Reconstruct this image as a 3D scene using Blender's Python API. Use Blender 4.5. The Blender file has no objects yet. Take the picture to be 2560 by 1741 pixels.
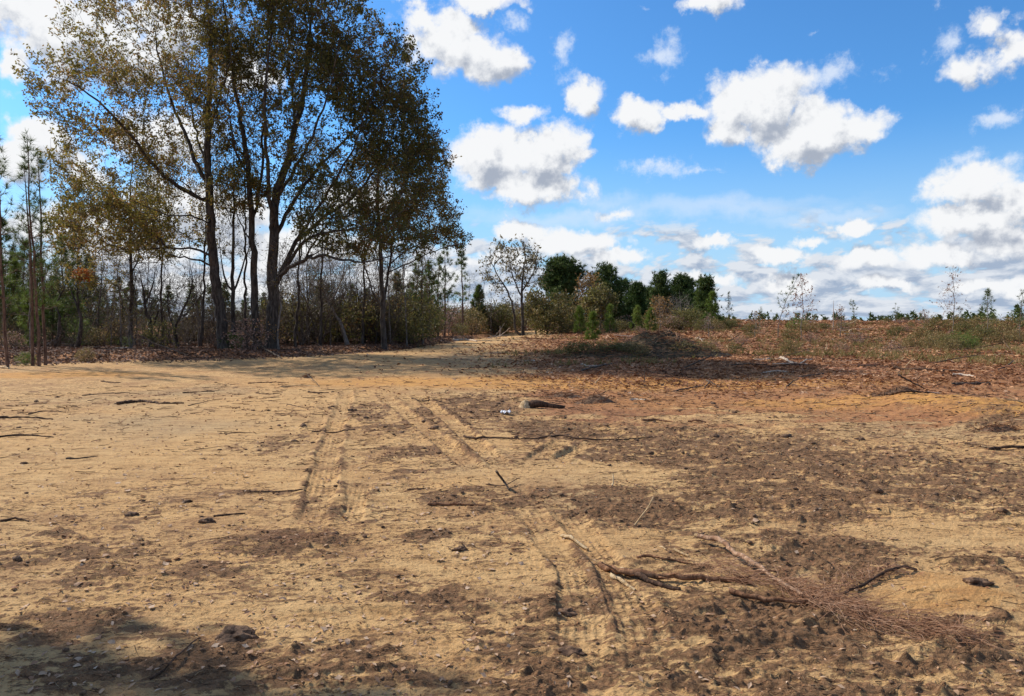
import bpy, math
import numpy as np
from mathutils import Vector, Matrix

R = math.radians
sc = bpy.context.scene
COL = sc.collection

# ------------------------------------------------------------------ camera
F = 1849.0                      # focal length in photograph pixels (2560 wide)
EYE = 1.6
PITCH = math.atan((870.5 - 800.0) / F)
cam_d = bpy.data.cameras.new('camera')
cam_d.sensor_width = 36.0
cam_d.lens = 26.0
cam_d.clip_start = 0.05
cam_d.clip_end = 8000.0
cam = bpy.data.objects.new('camera', cam_d)
COL.objects.link(cam)
cam.location = (0, 0, EYE)
cam.rotation_euler = (math.pi / 2 - PITCH, 0, 0)
sc.camera = cam

# ------------------------------------------------------------------ light
SUN_EL = R(38.5)
SUN_AZ = R(-57.0)               # measured from +Y towards +X
SUNV = Vector((math.sin(SUN_AZ) * math.cos(SUN_EL), math.cos(SUN_AZ) * math.cos(SUN_EL), math.sin(SUN_EL)))
sl = bpy.data.lights.new('sun', 'SUN')
sl.energy = 5.0
sl.angle = R(0.55)
sl.color = (1.0, 0.92, 0.81)
so = bpy.data.objects.new('sun', sl)
COL.objects.link(so)
so.location = SUNV * 60
so.rotation_euler = SUNV.to_track_quat('Z', 'Y').to_euler()

sc.view_settings.view_transform = 'Standard'
sc.view_settings.look = 'None'
sc.view_settings.gamma = 1.0
sc.view_settings.exposure = 0.18
sc.view_settings.use_curve_mapping = False
sc.cycles.max_bounces = 5
sc.cycles.diffuse_bounces = 2
sc.cycles.glossy_bounces = 1
sc.cycles.transmission_bounces = 2
sc.cycles.transparent_max_bounces = 4


# ------------------------------------------------------------------ node helpers
class NT:
    def __init__(s, tree):
        s.t = tree

    def n(s, typ, **kw):
        nd = s.t.nodes.new(typ)
        for k, v in kw.items():
            setattr(nd, k, v)
        return nd

    def put(s, sock, v):
        if isinstance(v, bpy.types.NodeSocket):
            s.t.links.new(v, sock)
        elif v is not None:
            sock.default_value = v

    def m(s, op, a, b=None, c=None, clamp=False):
        nd = s.n('ShaderNodeMath', operation=op, use_clamp=clamp)
        s.put(nd.inputs[0], a)
        if b is not None: s.put(nd.inputs[1], b)
        if c is not None: s.put(nd.inputs[2], c)
        return nd.outputs[0]

    def vm(s, op, a, b=None, out=0):
        nd = s.n('ShaderNodeVectorMath', operation=op)
        s.put(nd.inputs[0], a)
        if b is not None:
            if op == 'SCALE': s.put(nd.inputs[3], b)
            else: s.put(nd.inputs[1], b)
        return nd.outputs[out]

    def mix(s, f, a, b):
        nd = s.n('ShaderNodeMix', data_type='RGBA')
        s.put(nd.inputs[0], f)
        s.put(nd.inputs[6], a if isinstance(a, bpy.types.NodeSocket) else tuple(a) + (1,))
        s.put(nd.inputs[7], b if isinstance(b, bpy.types.NodeSocket) else tuple(b) + (1,))
        return nd.outputs[2]

    def noise(s, vec, scale, detail=4, rough=0.55, lac=2.0, dist=0.0, out=0):
        nd = s.n('ShaderNodeTexNoise')
        if vec is not None: s.put(nd.inputs['Vector'], vec)
        nd.inputs['Scale'].default_value = scale
        nd.inputs['Detail'].default_value = detail
        nd.inputs['Roughness'].default_value = rough
        nd.inputs['Lacunarity'].default_value = lac
        nd.inputs['Distortion'].default_value = dist
        return nd.outputs[out]

    def sm(s, v, a, b, lo=0.0, hi=1.0):
        nd = s.n('ShaderNodeMapRange', interpolation_type='SMOOTHSTEP')
        s.put(nd.inputs[0], v)
        s.put(nd.inputs[1], a); s.put(nd.inputs[2], b)
        s.put(nd.inputs[3], lo); s.put(nd.inputs[4], hi)
        return nd.outputs[0]

    def ramp(s, v, stops):
        nd = s.n('ShaderNodeValToRGB')
        cr = nd.color_ramp
        while len(cr.elements) < len(stops): cr.elements.new(0.5)
        for e, (p, c) in zip(cr.elements, stops):
            e.position = p
            e.color = tuple(c) + (1,)
        s.put(nd.inputs[0], v)
        return nd.outputs[0]

    def comb(s, x, y, z):
        nd = s.n('ShaderNodeCombineXYZ')
        s.put(nd.inputs[0], x); s.put(nd.inputs[1], y); s.put(nd.inputs[2], z)
        return nd.outputs[0]


# ------------------------------------------------------------------ pixel -> world
cp, sp_ = math.cos(PITCH), math.sin(PITCH)


def ray(px, py):
    X = (px - 1280.0) / F
    Y = -(py - 870.5) / F
    return np.array([X, cp + Y * sp_, -sp_ + Y * cp])


def at(px, py, d):
    r = ray(px, py)
    return np.array([0, 0, EYE]) + r * (d / r[1])


# ------------------------------------------------------------------ sky with cumulus
wd = bpy.data.worlds.new('World')
sc.world = wd
wd.use_nodes = True
wt = wd.node_tree
wt.nodes.clear()
W = NT(wt)


def azel(px, py):
    r = ray(px, py)
    r = r / np.linalg.norm(r)
    return math.atan2(r[0], r[1]), math.asin(r[2])


# (px, py, rx, ry, weight)   solid cumulus
CUM = [(1120, 100, 150, 85, 1.0), (1225, 150, 110, 55, .95), (1050, 70, 70, 50, .9),
       (1230, 400, 125, 85, 1.0), (1370, 380, 120, 78, 1.0), (1300, 465, 175, 52, .95), (1440, 400, 70, 35, .6),
       (1900, 270, 150, 95, 1.0), (2020, 330, 210, 70, 1.0), (2150, 310, 115, 52, .95), (1830, 330, 80, 55, .9), (1740, 290, 60, 22, .75),
       (1610, 295, 90, 48, 1.0), (1690, 285, 60, 24, .8),
       (1462, 250, 62, 50, .9), (1295, 292, 72, 34, .85),
       (2450, 165, 90, 60, .95), (2530, 125, 90, 75, 1.0), (2480, 60, 60, 40, .7),
       (2420, 470, 130, 55, .95), (2540, 510, 120, 60, .95), (2440, 560, 170, 50, 1.0), (2520, 610, 160, 60, 1.0), (2380, 650, 170, 45, .9),
       (60, 60, 190, 95, 1.0), (250, 110, 190, 110, 1.0), (40, 165, 60, 35, .8), (430, 60, 160, 90, .9),
       (100, 350, 110, 58, 1.0), (30, 400, 90, 60, 1.0), (190, 420, 130, 60, .9),
       (1310, 575, 90, 34, .95), (1420, 600, 150, 36, .95), (1240, 640, 130, 30, .9), (1560, 640, 90, 26, .8),
       (2120, 575, 70, 24, 1.0), (2050, 605, 80, 22, .9), (1810, 605, 45, 22, .9), (1950, 640, 90, 26, .9), (2170, 650, 110, 36, .9),
       (1525, 535, 55, 20, .7), (2230, 715, 110, 24, .9), (1760, 690, 120, 22, .8), (2460, 720, 140, 26, .9), (1990, 700, 90, 20, .85),
       (380, 330, 180, 90, .85), (500, 520, 260, 90, .95), (300, 640, 260, 70, .9), (760, 620, 260, 80, .95), (620, 190, 110, 60, .7),
       (900, 500, 130, 50, .85), (180, 560, 160, 60, .9), (1000, 700, 220, 50, .8), (560, 720, 300, 50, .8), (1760, -10, 75, 38, .9), (1215, -12, 110, 30, .9)]
# thin, torn cloud
WSP = [(1652, 140, 85, 65, .9), (1388, 118, 48, 55, .85), (2085, 195, 130, 50, .9), (1640, 425, 130, 38, 1.0), (1740, 435, 80, 18, .85),
       (2490, 305, 90, 34, .9), (1430, 195, 60, 40, .6), (2410, 410, 80, 30, .8), (2380, 120, 60, 70, .75), (1625, 25, 30, 18, .8),
       (1300, 40, 60, 30, .6), (2030, 100, 40, 14, .7), (2350, 12, 30, 24, .7), (2520, 420, 80, 40, .8), (20, 235, 60, 14, .6)]
# veil
CIR = [(1800, 520, 420, 30, .8), (1500, 505, 120, 20, .6), (2080, 545, 200, 22, .7), (1400, 540, 250, 24, .7)]

fld = bpy.data.node_groups.new('cloud_field', 'ShaderNodeTree')
fld.interface.new_socket('UV', in_out='INPUT', socket_type='NodeSocketVector')
for nm in ('Cumulus', 'Wisp', 'Veil'):
    fld.interface.new_socket(nm, in_out='OUTPUT', socket_type='NodeSocketFloat')
fg = NT(fld)
gi = fg.n('NodeGroupInput'); go = fg.n('NodeGroupOutput')


def blobs(lst):
    best = None
    for px, py, rx, ry, w in lst:
        a, e = azel(px, py)
        ra = rx / F * math.cos(a) ** 2 * 1.22
        re = ry / F * 1.22 * math.cos(a)
        v = fg.vm('SUBTRACT', gi.outputs[0], (a, e, 0))
        v = fg.vm('MULTIPLY', v, (1 / ra, 1 / re, 0))
        l = fg.vm('LENGTH', v, out=1)
        s_ = fg.m('MULTIPLY_ADD', l, -w, w)
        best = s_ if best is None else fg.m('SMOOTH_MAX', best, s_, 0.12)
    return best


for i, l in enumerate((CUM, WSP, CIR)):
    fld.links.new(blobs(l), go.inputs[i])

tc = W.n('ShaderNodeTexCoord')
sep = W.n('ShaderNodeSeparateXYZ')
wt.links.new(tc.outputs['Generated'], sep.inputs[0])
dx, dy, dz = sep.outputs
az = W.m('ARCTAN2', dx, dy)
el = W.m('ARCSINE', dz)
uv = W.comb(az, el, 0)
dirv = tc.outputs['Generated']
# domain warp: large lazy warp and small billows
w1 = W.vm('SUBTRACT', W.noise(dirv, 7.0, 3, 0.5, out=1), (.5, .5, .5))
w2 = W.vm('SUBTRACT', W.noise(dirv, 26.0, 5, 0.62, out=1), (.5, .5, .5))
uvw = W.vm('ADD', uv, W.vm('ADD', W.vm('SCALE', w1, 0.050), W.vm('SCALE', w2, 0.040)))


def field(uvsock):
    g = W.n('ShaderNodeGroup')
    g.node_tree = fld
    wt.links.new(uvsock, g.inputs[0])
    return g.outputs


f0 = field(uvw)
f1 = field(W.vm('ADD', uvw, (-0.012, 0.022, 0)))
# fractal density
n0 = W.noise(dirv, 16.0, 8, 0.60)
n1 = W.noise(W.vm('ADD', dirv, (-0.010, 0.0, 0.012)), 16.0, 6, 0.60)
# procedural bank of small cumulus towards the horizon: projected on a cloud layer
elc = W.m('MAXIMUM', dz, 0.02)
lay = W.comb(W.m('MULTIPLY', az, 1.0), W.m('MULTIPLY', W.m('POWER', W.m('MAXIMUM', el, 0.0), 0.8), 1.7), 0.0)
b0 = W.noise(lay, 15.0, 7, 0.58, dist=0.3)
b1 = W.noise(W.vm('ADD', lay, (-0.006, 0.016, 0)), 15.0, 7, 0.58, dist=0.3)
cover = W.sm(el, 0.165, 0.02, 0.0, 1.0)
# unseen scattered clouds away from the view, cover and grey shaped for fill light
wide = W.m('MAXIMUM', W.sm(W.m('ABSOLUTE', az), 0.68, 0.95), W.sm(el, 0.50, 0.62))
s0 = W.noise(W.comb(W.m('DIVIDE', dx, W.m('ADD', elc, 0.35)), W.m('DIVIDE', dy, W.m('ADD', elc, 0.35)), 3.0), 1.5, 8, 0.55)
dW = W.m('MULTIPLY', W.sm(s0, 0.46, 0.58), wide)

cumd = W.m('ADD', W.m('MULTIPLY', f0[0], 1.45), W.m('MULTIPLY_ADD', n0, 2.1, -1.10))
vor = W.n('ShaderNodeTexVoronoi')
W.put(vor.inputs['Vector'], W.vm('ADD', dirv, W.vm('SCALE', w2, 0.05)))
vor.inputs['Scale'].default_value = 24.0
vor.inputs['Detail'].default_value = 2.0
vor.inputs['Roughness'].default_value = 0.55
vor.inputs['Lacunarity'].default_value = 2.2
bil_ = vor.outputs['Distance']
cumd = W.m('ADD', cumd, W.m('MULTIPLY_ADD', bil_, -0.50, 0.36))
dA = W.sm(cumd, 0.0, 0.60)
wsd = W.m('ADD', W.m('MULTIPLY', f0[1], 0.9), W.m('MULTIPLY_ADD', W.noise(dirv, 22.0, 9, 0.68), 2.2, -1.18))
dB = W.sm(wsd, 0.20, 0.85, 0.0, 0.80)
ved = W.m('ADD', f0[2], W.m('MULTIPLY_ADD', W.noise(W.vm('MULTIPLY', dirv, (1, 1, 5)), 5.0, 5, 0.6), 1.0, -0.5))
dC = W.sm(ved, 0.0, 0.8, 0.0, 0.45)
bank = W.m('ADD', b0, W.m('MULTIPLY_ADD', cover, 0.21, -0.110))
dD = W.m('MULTIPLY', W.sm(bank, 0.44, 0.56), W.sm(cover, 0.0, 0.35))
# shading: sunward side bright, base and thick heart greyer
lit = W.m('ADD', W.m('MULTIPLY', W.m('SUBTRACT', f0[0], f1[0]), 1.5), W.m('MULTIPLY', W.m('SUBTRACT', n0, n1), 4.5))
thick = W.sm(cumd, 0.35, 1.2)
shA = W.m('ADD', W.m('ADD', W.m('MULTIPLY_ADD', lit, 1.2, 1.02), W.m('MULTIPLY', bil_, -0.34)), W.m('MULTIPLY', thick, W.m('MULTIPLY_ADD', W.noise(dirv, 11.0, 5, 0.65), -1.3, 0.30)))
shA = W.sm(shA, -0.45, 1.0)
shD = W.m('ADD', W.m('MULTIPLY_ADD', W.m('SUBTRACT', b0, b1), 6.5, 0.62), W.m('MULTIPLY', W.sm(bank, 0.56, 0.72), -0.15), clamp=True)
SK = 0.10
K = 1.0 / SK
hot = (0.82 * K, 0.83 * K, 0.845 * K)
grey = (0.35 * K, 0.395 * K, 0.48 * K)
grey2 = (0.33 * K, 0.41 * K, 0.54 * K)
colA = W.mix(shA, grey, hot)
colD = W.mix(shD, grey2, (0.66 * K, 0.70 * K, 0.76 * K))
colB = (0.70 * K, 0.77 * K, 0.88 * K)
sky = W.n('ShaderNodeTexSky', sky_type='NISHITA')
sky.sun_disc = False
sky.sun_elevation = SUN_EL
sky.sun_rotation = SUN_AZ
sky.altitude = 100
sky.air_density = 1.0
sky.dust_density = 0.6
sky.ozone_density = 2.5
tint = W.n('ShaderNodeMix', data_type='RGBA', blend_type='MULTIPLY')
tint.inputs[0].default_value = 1.0
wt.links.new(sky.outputs[0], tint.inputs[6])
tint.inputs[7].default_value = (0.56, 1.10, 1.55, 1)
c = tint.outputs[2]
haze = W.sm(el, 0.26, 0.0, 0.0, 0.88)
c = W.mix(haze, c, (0.44 * K, 0.64 * K, 0.84 * K))
c = W.mix(dC, c, colB)
c = W.mix(dD, c, colD)
c = W.mix(dB, c, colB)
c = W.mix(dW, c, (0.50 * K, 0.52 * K, 0.57 * K))
c = W.mix(W.m('MULTIPLY', dA, W.m('SUBTRACT', 1.0, wide)), c, colA)
bg = W.n('ShaderNodeBackground')
wt.links.new(c, bg.inputs[0])
bg.inputs[1].default_value = SK
ow = W.n('ShaderNodeOutputWorld')
wt.links.new(bg.outputs[0], ow.inputs[0])
wd.cycles.sampling_method = 'MANUAL'
wd.cycles.sample_map_resolution = 512

# ------------------------------------------------------------------ numpy noise
def _hash(ix, iy, seed):
    h = (ix.astype(np.int64) * 374761393 + iy.astype(np.int64) * 668265263 + seed * 2147483647) & 0xFFFFFFFF
    h = ((h ^ (h >> 13)) * 1274126177) & 0xFFFFFFFF
    return (h ^ (h >> 16)) & 0xFFFF


_GA = np.linspace(0, 2 * np.pi, 65536, endpoint=False)
_GX, _GY = np.cos(_GA).astype(np.float32), np.sin(_GA).astype(np.float32)


def perlin(x, y, seed=0):
    x = np.asarray(x, float); y = np.asarray(y, float)
    ix = np.floor(x); iy = np.floor(y)
    fx = x - ix; fy = y - iy
    ix = ix.astype(np.int64); iy = iy.astype(np.int64)
    u = fx * fx * fx * (fx * (fx * 6 - 15) + 10)
    v = fy * fy * fy * (fy * (fy * 6 - 15) + 10)

    def g(a, b, p, q):
        h = _hash(a, b, seed)
        return _GX[h] * p + _GY[h] * q
    n00 = g(ix, iy, fx, fy); n10 = g(ix + 1, iy, fx - 1, fy)
    n01 = g(ix, iy + 1, fx, fy - 1); n11 = g(ix + 1, iy + 1, fx - 1, fy - 1)
    return ((n00 * (1 - u) + n10 * u) * (1 - v) + (n01 * (1 - u) + n11 * u) * v) * 1.5


def fbm(x, y, octv=4, seed=0, gain=0.5):
    t = 0; a = 1.0; s = 0
    for o in range(octv):
        t = t + a * perlin(x * 2 ** o + 13.7 * o, y * 2 ** o - 7.3 * o, seed + o)
        s += a; a *= gain
    return t / s


def sstep(a, b, x):
    t = np.clip((np.asarray(x, float) - a) / (b - a), 0, 1)
    return t * t * (3 - 2 * t)


# ------------------------------------------------------------------ mesh helpers
def mk(name, parts, mats, parent=None, smooth=True, origin=None, link=True, mesh_only=False):
    """parts: list of (verts Nx3, faces MxK, rnd N or None, material index)"""
    vs, ls, st, rn, mi = [], [], [], [], []
    off = 0; lo = 0
    for p in parts:
        v, f = p[0], p[1]
        if len(f) == 0: continue
        k = f.shape[1]
        vs.append(v); ls.append((f + off).ravel())
        st.append(lo + np.arange(len(f)) * k)
        r_ = p[2] if len(p) > 2 and p[2] is not None else np.full(len(v), 0.5)
        rn.append(r_)
        mi.append(np.full(len(f), p[3] if len(p) > 3 else 0, np.int32))
        off += len(v); lo += len(f) * k
    V = np.concatenate(vs).astype(np.float64); L = np.concatenate(ls).astype(np.int32)
    S = np.concatenate(st).astype(np.int32); RN = np.concatenate(rn).astype(np.float32); MI = np.concatenate(mi)
    if origin is not None: V = V - np.asarray(origin)
    me = bpy.data.meshes.new(name)
    me.vertices.add(len(V)); me.vertices.foreach_set('co', V.astype(np.float32).ravel())
    me.loops.add(len(L)); me.loops.foreach_set('vertex_index', L)
    me.polygons.add(len(S)); me.polygons.foreach_set('loop_start', S)
    me.polygons.foreach_set('material_index', MI)
    me.polygons.foreach_set('use_smooth', np.full(len(S), smooth))
    a = me.attributes.new('rnd', 'FLOAT', 'POINT'); a.data.foreach_set('value', RN)
    me.update(calc_edges=True)
    for m_ in (mats if isinstance(mats, (list, tuple)) else [mats]): me.materials.append(m_)
    if mesh_only: return me
    o = bpy.data.objects.new(name, me)
    COL.objects.link(o)
    if parent is not None: o.parent = parent
    return o


def put(name, me, parent=None, loc=(0, 0, 0), rz=0.0, s=1.0):
    o = bpy.data.objects.new(name, me)
    COL.objects.link(o)
    o.parent = parent
    o.location = loc; o.rotation_euler = (0, 0, rz)
    o.scale = (s, s, s) if np.isscalar(s) else s
    return o


def tag(o, label=None, cat=None, group=None, kind=None):
    if label: o['label'] = label
    if cat: o['category'] = cat
    if group: o['group'] = group
    if kind: o['kind'] = kind
    return o


def empty(name, loc, label, cat, group=None, rz=0.0):
    o = bpy.data.objects.new(name, None)
    o.empty_display_size = 0.3
    COL.objects.link(o)
    o.location = tuple(loc); o.rotation_euler = (0, 0, rz)
    return tag(o, label, cat, group)


def nrm(v):
    return v / np.maximum(np.linalg.norm(v, axis=-1, keepdims=True), 1e-9)


def frames(d):
    ref = np.tile(np.array([0.31, 0.90, 0.17]), (len(d), 1))
    u = nrm(np.cross(d, ref)); v = np.cross(d, u)
    return u, v


def ring(c, d, r, n):
    u, v = frames(d)
    a = np.arange(n) * 2 * np.pi / n
    return c[:, None] + r[:, None, None] * (np.cos(a)[None, :, None] * u[:, None] + np.sin(a)[None, :, None] * v[:, None])


def tubes(p0, p1, r0, r1, n=3, d0=None):
    """independent frusta"""
    d = nrm(p1 - p0)
    a = ring(p0, d, r0, n); b = ring(p1, d, r1, n)
    m = len(p0)
    V = np.stack([a, b], 1).reshape(-1, 3)
    base = np.arange(m)[:, None] * 2 * n
    i = np.arange(n)[None]; j = (np.arange(n)[None] + 1) % n
    f = np.stack([base + i, base + j, base + n + j, base + n + i], -1).reshape(-1, 4)
    return V, f


def chain(pts, rad, n=8, cap=True, lump=0.0, seed=0):
    """one continuous tube through points"""
    pts = np.asarray(pts, float); rad = np.asarray(rad, float)
    d = np.gradient(pts, axis=0); d = nrm(d)
    rg = ring(pts, d, rad, n)
    if lump:
        rs = np.random.RandomState(seed)
        k = 1 + lump * rs.uniform(-1, 1, (len(pts), n, 1))
        rg = pts[:, None] + (rg - pts[:, None]) * k
    V = rg.reshape(-1, 3)
    m = len(pts)
    i = np.arange(n)[None]; j = (i + 1) % n
    b = np.arange(m - 1)[:, None] * n
    f = np.stack([b + i, b + j, b + n + j, b + n + i], -1).reshape(-1, 4)
    out = [(V, f)]
    if cap:
        for k, q in ((0, 0), (m - 1, 1)):
            c = pts[k:k + 1] + (d[k] * rad[k] * (0.15 if q else -0.15))
            vv = np.concatenate([rg[k], c])
            ff = np.array([[a, (a + 1) % n, n] for a in range(n)])
            if not q: ff = ff[:, ::-1]
            out.append((vv, ff))
    return out


def smoothline(pts, step):
    """Catmull-Rom resample"""
    P = [np.asarray(p, float) for p in pts]
    if len(P) == 2:
        n = max(2, int(np.linalg.norm(P[1] - P[0]) / step) + 1)
        t = np.linspace(0, 1, n)[:, None]
        return P[0] * (1 - t) + P[1] * t
    Q = [2 * P[0] - P[1]] + P + [2 * P[-1] - P[-2]]
    out = []
    for k in range(1, len(Q) - 2):
        a, b, c_, d = Q[k - 1:k + 3]
        n = max(1, int(round(np.linalg.norm(c_ - b) / step)))
        for t in np.arange(n) / n:
            out.append(0.5 * ((2 * b) + (-a + c_) * t + (2 * a - 5 * b + 4 * c_ - d) * t * t + (-a + 3 * b - 3 * c_ + d) * t ** 3))
    out.append(P[-1])
    return np.array(out)


def cards(C, L, Wd, rs, up=0.0):
    """leaf quads"""
    n = len(C)
    a = nrm(rs.normal(size=(n, 3)) + np.array([0, 0, up]))
    b = nrm(np.cross(a, rs.normal(size=(n, 3))))
    L = (L * rs.uniform(.7, 1.3, n))[:, None]; Wd = (Wd * rs.uniform(.7, 1.3, n))[:, None]
    V = np.stack([C, C + a * L * .5 + b * Wd * .5, C + a * L, C + a * L * .45 - b * Wd * .5], 1).reshape(-1, 3)
    f = np.arange(n * 4).reshape(-1, 4)
    return V, f, np.repeat(rs.uniform(0, 1, n), 4)


def needles(C, D, k, L, Wd, rs, spread=0.7):
    """k needle blades round each centre, pointing roughly along D"""
    n = len(C)
    C2 = np.repeat(C, k, 0); D2 = np.repeat(D, k, 0)
    d = nrm(D2 + spread * rs.normal(size=(n * k, 3)))
    b = nrm(np.cross(d, rs.normal(size=(n * k, 3))))
    L2 = (L * rs.uniform(.6, 1.15, n * k))[:, None]
    V = np.stack([C2 + b * Wd * .5, C2 - b * Wd * .5, C2 + d * L2], 1).reshape(-1, 3)
    f = np.arange(n * k * 3).reshape(-1, 3)
    return V, f, np.repeat(np.repeat(rs.uniform(0, 1, n), k) * .7 + .3 * rs.uniform(0, 1, n * k), 3)


# ------------------------------------------------------------------ terrain
def hm(x, y):
    x = np.asarray(x, float); y = np.asarray(y, float)
    z = 1.30 * sstep(28, 100, y) * sstep(-14, 26, x - (y - 30) * 0.05)
    z = z + 0.35 * sstep(60, 110, y) * (1 - sstep(-14, 26, x))
    z = z - 9.0 * sstep(118, 640, np.hypot(x, y))
    z = z + 0.10 * perlin(x / 9.0, y / 9.0, 5) * sstep(6, 30, np.hypot(x, y)) + 0.22 * perlin(x / 23., y / 23., 6) * sstep(34, 60, y)
    # low bank along the far side of the track under the trees
    z = z + 0.22 * sstep(0.0, 2.5, bank_side(x, y)) * sstep(-60, -40, x) * (y > 15)
    return z


def bank_side(x, y):
    # >0 beyond the north-west edge of the cleared sand
    yy = np.interp(x, BX, BY)
    return y - yy


BX = np.array([-60., -22., -16., -12., -8., -5.4, -3.2, -.5, 2.5, 4.5, 60.])
BY = np.array([20., 25.5, 28., 30., 33., 42., 60., 75., 90., 105., 900.])
BS = np.diff(BY) / np.diff(BX); BM = (BX[1:] + BX[:-1]) / 2


def hit(px, py, extra=0.0):
    r = ray(px, py)
    d = 1.5; step = 0.02
    while d < 400:
        p = np.array([0, 0, EYE]) + r * (d / r[1])
        if p[2] <= float(hm(p[0], p[1])) + extra: return p
        d += max(0.02, d * 0.004)
    return p


def hz(x, y):
    return float(hm(x, y))


# ---- marks on the ground: (px, py, rx, ry, strength), photograph pixels turned into ground ellipses
def ell(px, py, rx, ry, w=1.0):
    c_ = hit(px, py); d = c_[1]
    a = hit(px, max(py - ry, 806))[1]; b = hit(px, min(py + ry, 1900))[1]
    return (c_[0], (a + b) / 2, rx * d / F, max((a - b) / 2, .05), w)


MUD = [(661, 1115, 105, 26, 1), (1046, 1131, 75, 17, 1), (925, 1030, 75, 25, .9), (1184, 1027, 150, 42, 1), (832, 1255, 75, 55, .6),
       (716, 1362, 210, 42, .9), (220, 1385, 230, 42, .8), (40, 1415, 80, 16, 1), (150, 1345, 95, 12, 1), (120, 1560, 220, 50, .95),
       (1074, 1505, 190, 55, .85), (1046, 1340, 75, 18, .9), (660, 1670, 360, 75, .9), (385, 1430, 260, 40, .8), (1560, 1268, 190, 46, 1),
       (1940, 1265, 280, 60, .7), (2050, 1400, 170, 70, .85), (2430, 1412, 90, 26, .9), (1930, 1570, 330, 75, 1), (1620, 1680, 380, 70, .85),
       (2380, 1640, 260, 60, .8), (1850, 1150, 420, 70, .75), (2300, 1200, 350, 90, .7), (1360, 1080, 170, 30, 1), (1230, 1250, 200, 40, .8),
       (1050, 1188, 110, 16, 1), (1000, 1070, 130, 22, .8), (740, 1030, 90, 22, .5), (2480, 1060, 120, 30, .8), (1700, 1085, 200, 25, .6),
       (900, 1450, 160, 22, .6), (1400, 1560, 120, 90, .6), (560, 1225, 120, 20, .4), (330, 1225, 130, 14, .4), (1700, 1000, 300, 22, .5),
       (250, 1680, 300, 60, .6), (1300, 1730, 300, 40, .8), (2100, 1720, 300, 40, .7), (1200, 1640, 200, 50, .6)]
SAND = [(1250, 1100, 60, 14, 1), (1500, 1180, 230, 26, 1), (1150, 1195, 160, 22, .9), (1480, 1360, 150, 40, .9), (2350, 1340, 260, 45, .9),
        (2380, 1490, 220, 60, .9), (930, 1240, 120, 30, .6), (700, 1200, 300, 25, .8), (1050, 1420, 160, 18, .8), (800, 1530, 330, 25, .8),
        (300, 1150, 380, 80, .8), (1300, 1450, 160, 40, .6)]
ORG = [(1500, 960, 900, 20, .9), (2480, 1040, 180, 50, 1.0), (2100, 1015, 330, 22, .7), (120, 938, 350, 10, .8), (2380, 1500, 190, 60, .55), (1640, 1010, 200, 20, .4)]
MUDe = [ell(*e) for e in MUD]; SANDe = [ell(*e) for e in SAND]; ORGe = [ell(*e) for e in ORG]


def field_of(lst, x, y, wx, wy):
    f = np.zeros_like(x)
    for cx, cy, rx, ry, w in lst:
        m_ = (np.abs(x - cx) < rx * 1.6 + .5) & (np.abs(y - cy) < ry * 1.6 + .5)
        if not m_.any(): continue
        q = np.hypot((x[m_] + wx[m_] - cx) / rx, (y[m_] + wy[m_] - cy) / ry)
        f[m_] = np.maximum(f[m_], w * (1 - sstep(.45, 1.35, q)))
    return f


# tyre marks: polyline in photograph pixels, tread width in metres
TRK = [([(955, 990), (1080, 1085), (1195, 1185)], .27, 1.35), ([(1040, 985), (1150, 1075), (1265, 1178)], .27, 1.3),
       ([(1250, 1035), (1090, 1080), (950, 1135), (800, 1180)], .30, .5), ([(1425, 1095), (1310, 1165)], .22, 1.4), ([(1500, 1098), (1360, 1170)], .22, 1.4),
       ([(870, 975), (850, 1040), (830, 1100), (812, 1180), (795, 1260), (765, 1340)], .26, 1.1), ([(905, 1200), (890, 1260), (870, 1330)], .22, 1.1),
       ([(820, 985), (790, 1060), (765, 1120)], .22, .5),
       ([(1295, 1250), (1360, 1330), (1430, 1430), (1460, 1560), (1450, 1741)], .24, .8), ([(1385, 1250), (1450, 1330), (1530, 1430), (1600, 1560), (1640, 1741)], .24, .7), ([(1130, 1250), (1010, 1190), (880, 1140), (760, 1110)], .24, .6), ([(640, 1330), (820, 1270), (1010, 1225), (1200, 1190)], .24, .6), ([(700, 1080), (870, 1095), (1060, 1100)], .22, .5), ([(560, 1180), (760, 1165), (960, 1180), (1180, 1200)], .26, .5),
       ([(40, 1290), (200, 1315), (330, 1370)], .22, .7), ([(300, 1500), (450, 1480), (620, 1440), (760, 1395)], .26, 1.), ([(380, 1530), (520, 1505), (690, 1455), (830, 1400)], .26, .8),
       ([(500, 1550), (800, 1545), (1280, 1560)], .26, .8), ([(420, 1741), (800, 1722), (1350, 1730)], .26, .8), ([(900, 1440), (1200, 1452), (1400, 1440)], .25, .7),
       ([(0, 1090), (300, 1000), (620, 940), (950, 905), (1200, 858), (1370, 836)], .45, .5), ([(0, 1180), (350, 1050), (700, 960), (1010, 908), (1230, 862), (1378, 837)], .45, .5),
       ([(2100, 1390), (2300, 1420), (2560, 1425)], .26, .7), ([(1870, 1350), (2050, 1330), (2300, 1335)], .26, .6), ([(1500, 1240), (1800, 1250), (2100, 1230)], .3, .3)]


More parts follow.
